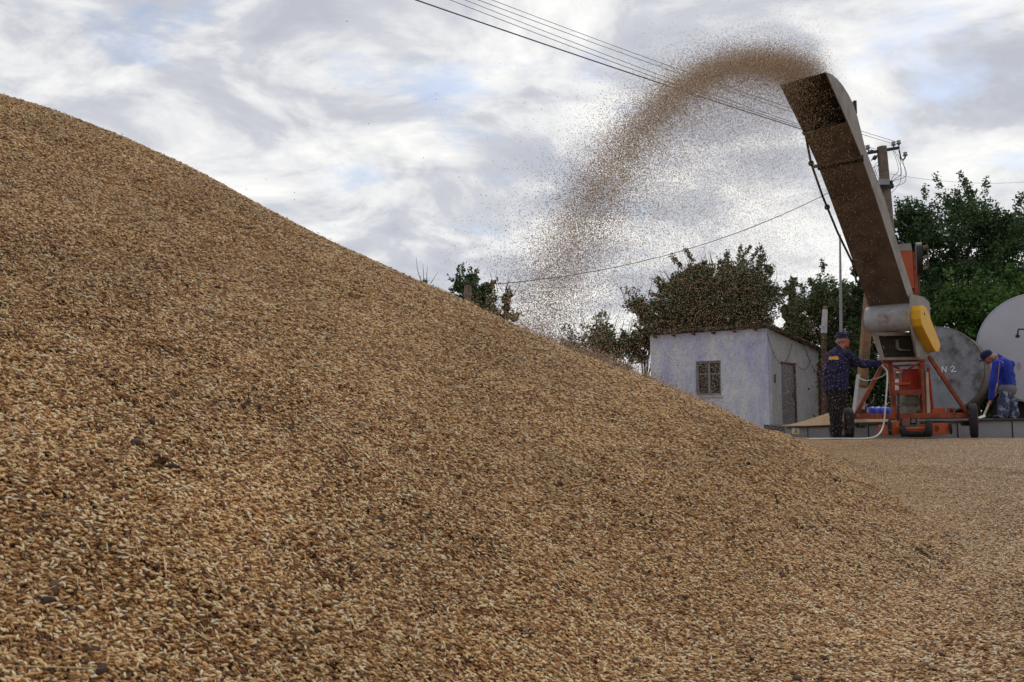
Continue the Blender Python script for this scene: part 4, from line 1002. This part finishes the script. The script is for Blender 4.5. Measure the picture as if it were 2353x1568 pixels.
# ------------------------------------------------------------------ people
def bake(mb, vox, mat_, name, smooth_it=6):
    me = bpy.data.meshes.new(name); me.from_pydata(mb.v, [], mb.f); o = bpy.data.objects.new('tmp_' + name, me); COL.objects.link(o)
    r_ = o.modifiers.new('r', 'REMESH'); r_.mode = 'VOXEL'; r_.voxel_size = vox; r_.use_smooth_shade = True
    s = o.modifiers.new('s', 'SMOOTH'); s.iterations = smooth_it; s.factor = .5
    dg = bpy.context.evaluated_depsgraph_get(); dg.update()
    m2 = bpy.data.meshes.new_from_object(o.evaluated_get(dg)); m2.name = name
    bpy.data.objects.remove(o); m2.materials.clear(); m2.materials.append(mat_)
    o2 = bpy.data.objects.new(name, m2); COL.objects.link(o2); return o2
def child(o, root):
    o.parent = root; o.matrix_parent_inverse = Matrix.Translation(-root.location); return o
def hand(mb, wrist, fwd, palm_n, curl=.5, s=1.0, flip=1):
    """palm plus five bent fingers; fwd = direction of fingers, palm_n = direction the palm faces"""
    f_ = Vector(fwd).normalized(); n_ = Vector(palm_n); n_ = (n_ - f_ * n_.dot(f_)).normalized(); sd_ = f_.cross(n_) * flip
    c = Vector(wrist)
    mb.cap(c - f_ * .02, c + f_ * .02, .026 * s, .028 * s, 10)
    for k in (-1.1, -.37, .37, 1.1): mb.cap(c + f_ * .01 + sd_ * k * .012 * s, c + f_ * .085 * s + sd_ * k * .021 * s, .015 * s, .0125 * s, 8)
    for k, l_ in ((-1.1, .8), (-.37, .95), (.37, 1.0), (1.1, .92)):
        p = c + f_ * .088 * s + sd_ * k * .022 * s; d = f_
        for j in range(3):
            an = curl * (j + .6); d2 = (f_ * math.cos(an) + n_ * math.sin(an)).normalized(); q_ = p + d2 * (.038, .026, .02)[j] * l_ * s
            mb.cap(p, q_, (.0095, .0085, .008)[j] * s, (.0085, .008, .007)[j] * s, 8); p = q_
    tb = c + f_ * .025 * s + sd_ * .028 * s; t1_ = tb + (f_ * .6 + sd_ * .7 + n_ * .3).normalized() * .042 * s; t2x = t1_ + (f_ * .7 + sd_ * .1 + n_ * .7).normalized() * .032 * s
    mb.cap(tb, t1_, .013 * s, .011 * s, 8); mb.cap(t1_, t2x, .0105 * s, .009 * s, 8)
def head(mb, c, fwd, tilt):
    """c = centre of the head; fwd = facing (unit), tilt = head up axis"""
    u = Vector(tilt).normalized(); f_ = Vector(fwd); f_ = (f_ - u * f_.dot(u)).normalized(); s_ = u.cross(f_)
    M_ = Matrix((f_, s_, u)).transposed(); c = Vector(c)
    mb.ell(c + u * .025, (.098, .076, .095), M_, 16, 12); mb.ell(c + f_ * .028 - u * .045, (.066, .056, .075), M_, 14, 10)
    mb.ell(c + f_ * .075 - u * .092, (.022, .024, .018), M_)      # chin
    mb.cap(c + f_ * .092 + u * .015, c + f_ * .113 - u * .022, .009, .014, 8)   # nose
    mb.ell(c + f_ * .083 + u * .030, (.016, .052, .011), M_)      # brow
    mb.ell(c + f_ * .090 - u * .055, (.013, .026, .006), M_); mb.ell(c + f_ * .088 - u * .067, (.013, .023, .007), M_)  # lips
    for k in (-1, 1):
        mb.ell(c + f_ * .078 + u * .012 + s_ * .030 * k, (.012, .013, .008), M_); mb.ell(c + s_ * .077 * k - u * .005 - f_ * .012, (.02, .010, .032), M_)
        mb.ell(c + f_ * .062 - u * .02 + s_ * .042 * k, (.024, .020, .024), M_)
    return M_
def cap_hat(c, fwd, tilt, m, name='cap'):
    u = Vector(tilt).normalized(); f_ = Vector(fwd); f_ = (f_ - u * f_.dot(u)).normalized(); s_ = u.cross(f_); M_ = Matrix((f_, s_, u)).transposed(); c = Vector(c)
    mb = MB(); vs = []; n = 24; rings = [(0.0, 1.0), (.03, 1.02), (.06, .97), (.088, .80), (.105, .5), (.111, .15)]
    for h, k in rings:
        for i in range(n):
            a = 2 * math.pi * i / n; vs.append(c + u * (.035 + h) + M_ @ Vector((math.cos(a) * .112 * k - .004, math.sin(a) * .09 * k, 0)))
    fs = [(j * n + i, j * n + (i + 1) % n, (j + 1) * n + (i + 1) % n, (j + 1) * n + i) for j in range(len(rings) - 1) for i in range(n)] + [tuple((len(rings) - 1) * n + i for i in range(n))]
    mb.add(vs, fs)
    br = []
    for i in range(11):
        a = -1.15 + 2.3 * i / 10; br.append(c + u * .042 + M_ @ Vector((.10 * math.cos(a), .085 * math.sin(a) / .91, 0)))
    bo = []
    for i in range(11):
        a = -1.0 + 2.0 * i / 10; bo.append(c + u * (.030 - .012 * math.cos(a)) + M_ @ Vector((.095 + .085 * math.cos(a), .080 * math.sin(a), 0)))
    k = br + bo; vs = [p for p in k] + [p - u * .005 for p in k]; fs = []
    for i in range(10): fs += [(i, i + 1, 12 + i, 11 + i), (22 + i, 33 + i, 34 + i, 23 + i), (11 + i, 12 + i, 34 + i, 33 + i)]
    mb.add(vs, fs)
    return mb.build(name, m, smooth='auto')

# --- worker with cap at the machine, facing right and slightly away
Y1 = 13.0
f1_ = V(.90, .43, 0).normalized(); s1_ = V(f1_.y, -f1_.x, 0)   # his right-hand side (towards camera)
def w1p(px, py, dy=0): return at(px, py, Y1 + dy)
hc_ = w1p(1937, 783)
pel = w1p(1921, 888); che = w1p(1924, 832); nk = w1p(1928, 803)
root = empty('person', V(pel.x, Y1, 0), 'standing worker in navy jacket, black trousers and navy cap, reaching to the machine', 'person')
b_ = MB(); hx = s1_ * .09; sh = s1_ * .185
Mh = head(b_, hc_, V(.93, .05, -.02), V(.05, 0, 1))
b_.cap(nk - up * .03, hc_ - up * .05 - f1_ * .015, .06, .055); b_.cap(che, nk - up * .08, .12, .08); b_.cap(pel, che, .125, .13)
shR = w1p(1925, 817) + sh; shL = w1p(1930, 817) - sh * .95
hR = at(2019, 838, Y1 + .02); hL = at(2013, 833, Y1 + .28)
elR = shR.lerp(hR, .46) - up * .09 ; elL = shL.lerp(hL, .46) - up * .07
kR = w1p(1912, 948) + hx; kL = w1p(1930, 948) - hx * .9; fR = w1p(1911, 1004) + hx; fL = w1p(1931, 1004) - hx
hipR = pel + hx * 1.05 - up * .05; hipL = pel - hx * 1.05 - up * .05
for s0, e0_, h0 in ((shR, elR, hR), (shL, elL, hL)):
    b_.cap(s0, e0_, .052, .042); b_.cap(e0_, h0, .041, .027)
for s0, e0_, h0 in ((hipR, kR, fR), (hipL, kL, fL)):
    b_.cap(s0, e0_, .085, .055); b_.cap(e0_, h0, .052, .038)
hand(b_, hR, V(.95, .1, .02), V(0, -.2, -1), .55, flip=-1); hand(b_, hL, V(.9, .1, .05), V(0, .2, -1), .5)
child(bake(b_, .0085, M_skin, 'body', 3), root)
j_ = MB()
j_.ell(che + up * .02, (.165, .215, .21), Matrix((f1_, s1_, up)).transposed()); j_.ell(pel + up * .10, (.165, .205, .18), Matrix((f1_, s1_, up)).transposed()); j_.ell(pel - up * .01, (.17, .21, .13), Matrix((f1_, s1_, up)).transposed())
for k in (-1, 0, 1): j_.cap(pel + s1_ * .1 * k - up * .06, che + s1_ * .10 * k - up * .05, .108, .10)
j_.cap(che + up * .1 + sh * .5, shR, .09, .078); j_.cap(che + up * .1 - sh * .5, shL, .09, .078); j_.cap(nk - up * .06, nk + up * .01, .085, .066)
for s0, e0_, h0 in ((shR, elR, hR), (shL, elL, hL)): j_.cap(s0, e0_, .078, .060); j_.cap(e0_, h0.lerp(e0_, .08), .062, .046)
rs_ = random.Random(5)
for k in range(16):
    p = elR.lerp(hR, rs_.random()); j_.cap(p, p + V(.02, -.01, .03), .05, .045)
for k in range(20):
    p = pel + s1_ * rs_.uniform(-.14, .14) + up * rs_.uniform(-.06, .3) + f1_ * rs_.uniform(-.06, .06); j_.cap(p, p + V(rs_.uniform(-.05, .05), 0, .09), .10, .095)
child(bake(j_, .011, M_navy, 'jacket', 9), root)
t_m = MB(); t_m.ell(pel - up * .06, (.135, .17, .12), Matrix((f1_, s1_, up)).transposed())
for s0, e0_, h0 in ((hipR, kR, fR), (hipL, kL, fL)):
    t_m.cap(s0, e0_, .115, .10); t_m.cap(e0_, h0 + up * .02, .098, .09)
    for k in range(5):
        p = e0_.lerp(h0, rs_.random()); t_m.cap(p, p + V(rs_.uniform(-.03, .03), 0, .05), .09, .092)
child(bake(t_m, .012, M_black, 'trousers', 4), root)
for h0 in (fR, fL):
    m_ = MB(); m_.cap(h0 - up * .0 + f1_ * -.02, h0 - up * .005 + f1_ * .15, .048, .04); m_.cap(h0 + up * .05, h0, .05, .052); child(bake(m_, .01, M_boot, 'boot', 2), root)
child(cap_hat(hc_, V(.93, .10, -.10), V(.02, 0, 1), M_navy), root)
m_ = MB(); m_.ell(hc_ - V(.075, 0, .012), (.040, .074, .05)); m_.ell(hc_ + V(-.02, -.066, -.0), (.045, .02, .035)); child(bake(m_, .008, M_hair, 'hair', 2), root)
# yellow strip on the back, hugging the cloth
m_ = MB(); bkn = -f1_
cS = che + up * .06
vs = []
for i in range(9):
    a = -.15 + .95 * i / 8; d = (bkn * math.cos(a) + s1_ * math.sin(a)); rad = .190 + .035 * math.sin(a) ** 2
    for z_ in (-.026, .026): vs.append(cS + d * rad + up * z_)
m_.add(vs, [(2 * i, 2 * i + 2, 2 * i + 3, 2 * i + 1) for i in range(8)])
ys_ = m_.build('back_print', M_yel); sol = ys_.modifiers.new('s', 'SOLIDIFY'); sol.thickness = .004
sw = ys_.modifiers.new('w', 'SHRINKWRAP'); sw.target = [c for c in root.children if c.name.startswith('jacket')][0]; sw.offset = .004; sw.wrap_mode = 'ABOVE_SURFACE'
child(ys_, root)

# --- bent worker in blue jacket on the platform, facing left
Y2 = 15.3
f2_ = V(-.93, .36, 0).normalized(); s2_ = V(.36, .93, 0).normalized()   # s2_ points away; his left side is towards camera (-s2_)
def w2p(px, py, dy=0): return at(px, py, Y2 + dy)
zt2 = .325
pel = w2p(2313, 882); che = w2p(2303, 842); nk = w2p(2288, 823); hc2 = w2p(2270, 822)
root2 = empty('person', V(pel.x, Y2, zt2), 'bent worker in bright blue jacket and camouflage trousers, sweeping on the platform', 'person')
b_ = MB(); head(b_, hc2, V(-.75, .1, -.62), V(-.5, 0, .75)); b_.cap(nk, hc2 + V(.03, 0, -.03), .06, .055); b_.cap(che, nk, .12, .08); b_.cap(pel, che, .125, .13)
shL = w2p(2291, 836, -.16); shR = w2p(2298, 832, .17)
hL = w2p(2277, 920, -.10); hR = w2p(2283, 902, .10)
elL = shL.lerp(hL, .5) + V(-.04, -.03, 0); elR = shR.lerp(hR, .5) + V(.07, .02, 0)
hipL = pel + V(0, -.09, -.04); hipR = pel + V(.03, .09, -.04)
kL = w2p(2304, 925, -.10); kR = w2p(2324, 925, .08); fL = V(kL.x - .01, kL.y, zt2 + .06); fR = V(kR.x + .01, kR.y, zt2 + .06)
for a_, e_, h0 in ((shL, elL, hL), (shR, elR, hR)): b_.cap(a_, e_, .052, .042); b_.cap(e_, h0, .04, .027)
for a_, e_, h0 in ((hipL, kL, fL), (hipR, kR, fR)): b_.cap(a_, e_, .08, .055); b_.cap(e_, h0, .05, .038)
gd = (w2p(2261, 963, -.12) - w2p(2277, 923, -.12)).normalized()
hand(b_, hL + V(0, 0, .02), V(-.25, -.1, -.95), V(-.6, .8, 0), 1.0, flip=1); hand(b_, hR, V(-.3, -.1, -.9), V(-.7, -.7, 0), 1.0, flip=-1)
child(bake(b_, .0085, M_skin, 'body', 3), root2)
Mx = Matrix((f2_, s2_, up)).transposed()
j_ = MB(); j_.ell(che, (.175, .20, .17), Mx); j_.ell(pel + up * .02, (.165, .19, .15), Mx)
for k in (-1, 0, 1): j_.cap(pel + s2_ * .09 * k - up * .02, che + s2_ * .09 * k + up * .04, .115, .12)
j_.cap(che + up * .06, nk + V(.03, 0, 0), .13, .085); j_.cap(shL, che, .085, .1); j_.cap(shR, che, .085, .1); j_.cap(nk, nk + V(-.02, 0, .0), .075, .066)
j_.ell(w2p(2321, 838, .05), (.08, .1, .09))
for a_, e_, h0 in ((shL, elL, hL), (shR, elR, hR)): j_.cap(a_, e_, .082, .064); j_.cap(e_, h0.lerp(e_, .1), .064, .05)
for k in range(16):
    p = pel.lerp(che, rs_.random()) + s2_ * rs_.uniform(-.14, .1); j_.cap(p, p + V(rs_.uniform(-.08, .08), 0, .05), .10, .10)
child(bake(j_, .011, M_blue, 'jacket', 4), root2)
m_ = MB(); m_.cap(pel - up * .11 - s2_ * .07, pel - up * .11 + s2_ * .07, .158, .158); child(bake(m_, .012, mat('grey shirt tail', (.16, .15, .18), .9), 'shirt_tail', 3), root2)
t_m = MB(); t_m.ell(pel - up * .08, (.135, .165, .12), Mx)
for a_, e_, h0 in ((hipL, kL, fL), (hipR, kR, fR)):
    t_m.cap(a_, e_, .112, .098); t_m.cap(e_, h0 + up * .02, .096, .09)
    for k in range(6):
        p = e_.lerp(h0, rs_.random()); t_m.cap(p, p + V(rs_.uniform(-.04, .04), 0, .05), .085, .09)
child(bake(t_m, .012, M_camo, 'trousers', 3), root2)
for h0 in (fL, fR):
    m_ = MB(); m_.cap(h0 + V(.02, 0, -.012), h0 + V(-.13, .04, -.02), .048, .04); child(bake(m_, .01, M_boot, 'boot', 2), root2)
child(cap_hat(hc2, V(-.75, .12, -.62), V(-.55, 0, .8), M_navy), root2)
m_ = MB(); m_.ell(hc2 + V(.065, -.01, -.01), (.05, .07, .055)); child(bake(m_, .008, M_hair, 'hair', 2), root2)
jk = [c for c in root2.children if c.name.startswith('jacket')][0]
m_ = MB(); vs = []; cS = w2p(2307, 836, -.25)
for i in range(7):
    for j in range(5): vs.append(cS + V(-.11 + .22 * i / 6, 0, -.05 + .10 * j / 4))
m_.add(vs, [(i * 5 + j, (i + 1) * 5 + j, (i + 1) * 5 + j + 1, i * 5 + j + 1) for i in range(6) for j in range(4)])
pr2 = m_.build('back_print', M_oprint); sw = pr2.modifiers.new('w', 'SHRINKWRAP'); sw.target = jk; sw.wrap_method = 'PROJECT'; sw.use_project_y = True; sw.use_positive_direction = True; sw.offset = -.004
child(pr2, root2)
# piping line along the jacket
m_ = MB(); m_.tube([shL + V(.0, -.085, .03), elL + V(.05, -.068, .0), hL + V(.055, -.05, .06)], .006, 6); child(m_.build('piping', mat('orange piping', (.5, .2, .1), .7)), root2)
# broom in his hands
br0 = hL + V(.0, -.01, -.03) - gd * .5; br1 = V(at(2259, 964, Y2 - .15).x, Y2 - .16, zt2 + .05)
bt0 = hL + V(-.03, .01, -.06)
dirb = (br1 - bt0).normalized(); br0 = bt0 - dirb * .55
broom = empty('shovel', V(br1.x, br1.y, zt2), 'wooden handled shovel held by the bent worker, blade on the platform', 'shovel')
child(MB().tube([br0, br1 + dirb * -.02], [.017, .019], 10).build('handle', M_plank), broom)
m_ = MB(); rt = V(.2, .97, 0).normalized(); bn = dirb.cross(rt)
m_.prism([br1 - rt * .03 - dirb * .06, br1 + rt * .03 - dirb * .06, br1 + rt * .11, br1 + rt * .12 + dirb * .05 + V(-.14, 0, 0), br1 - rt * .12 + dirb * .05 + V(-.14, 0, 0), br1 - rt * .11], bn * .006); child(m_.build('blade', M_zinc), broom)
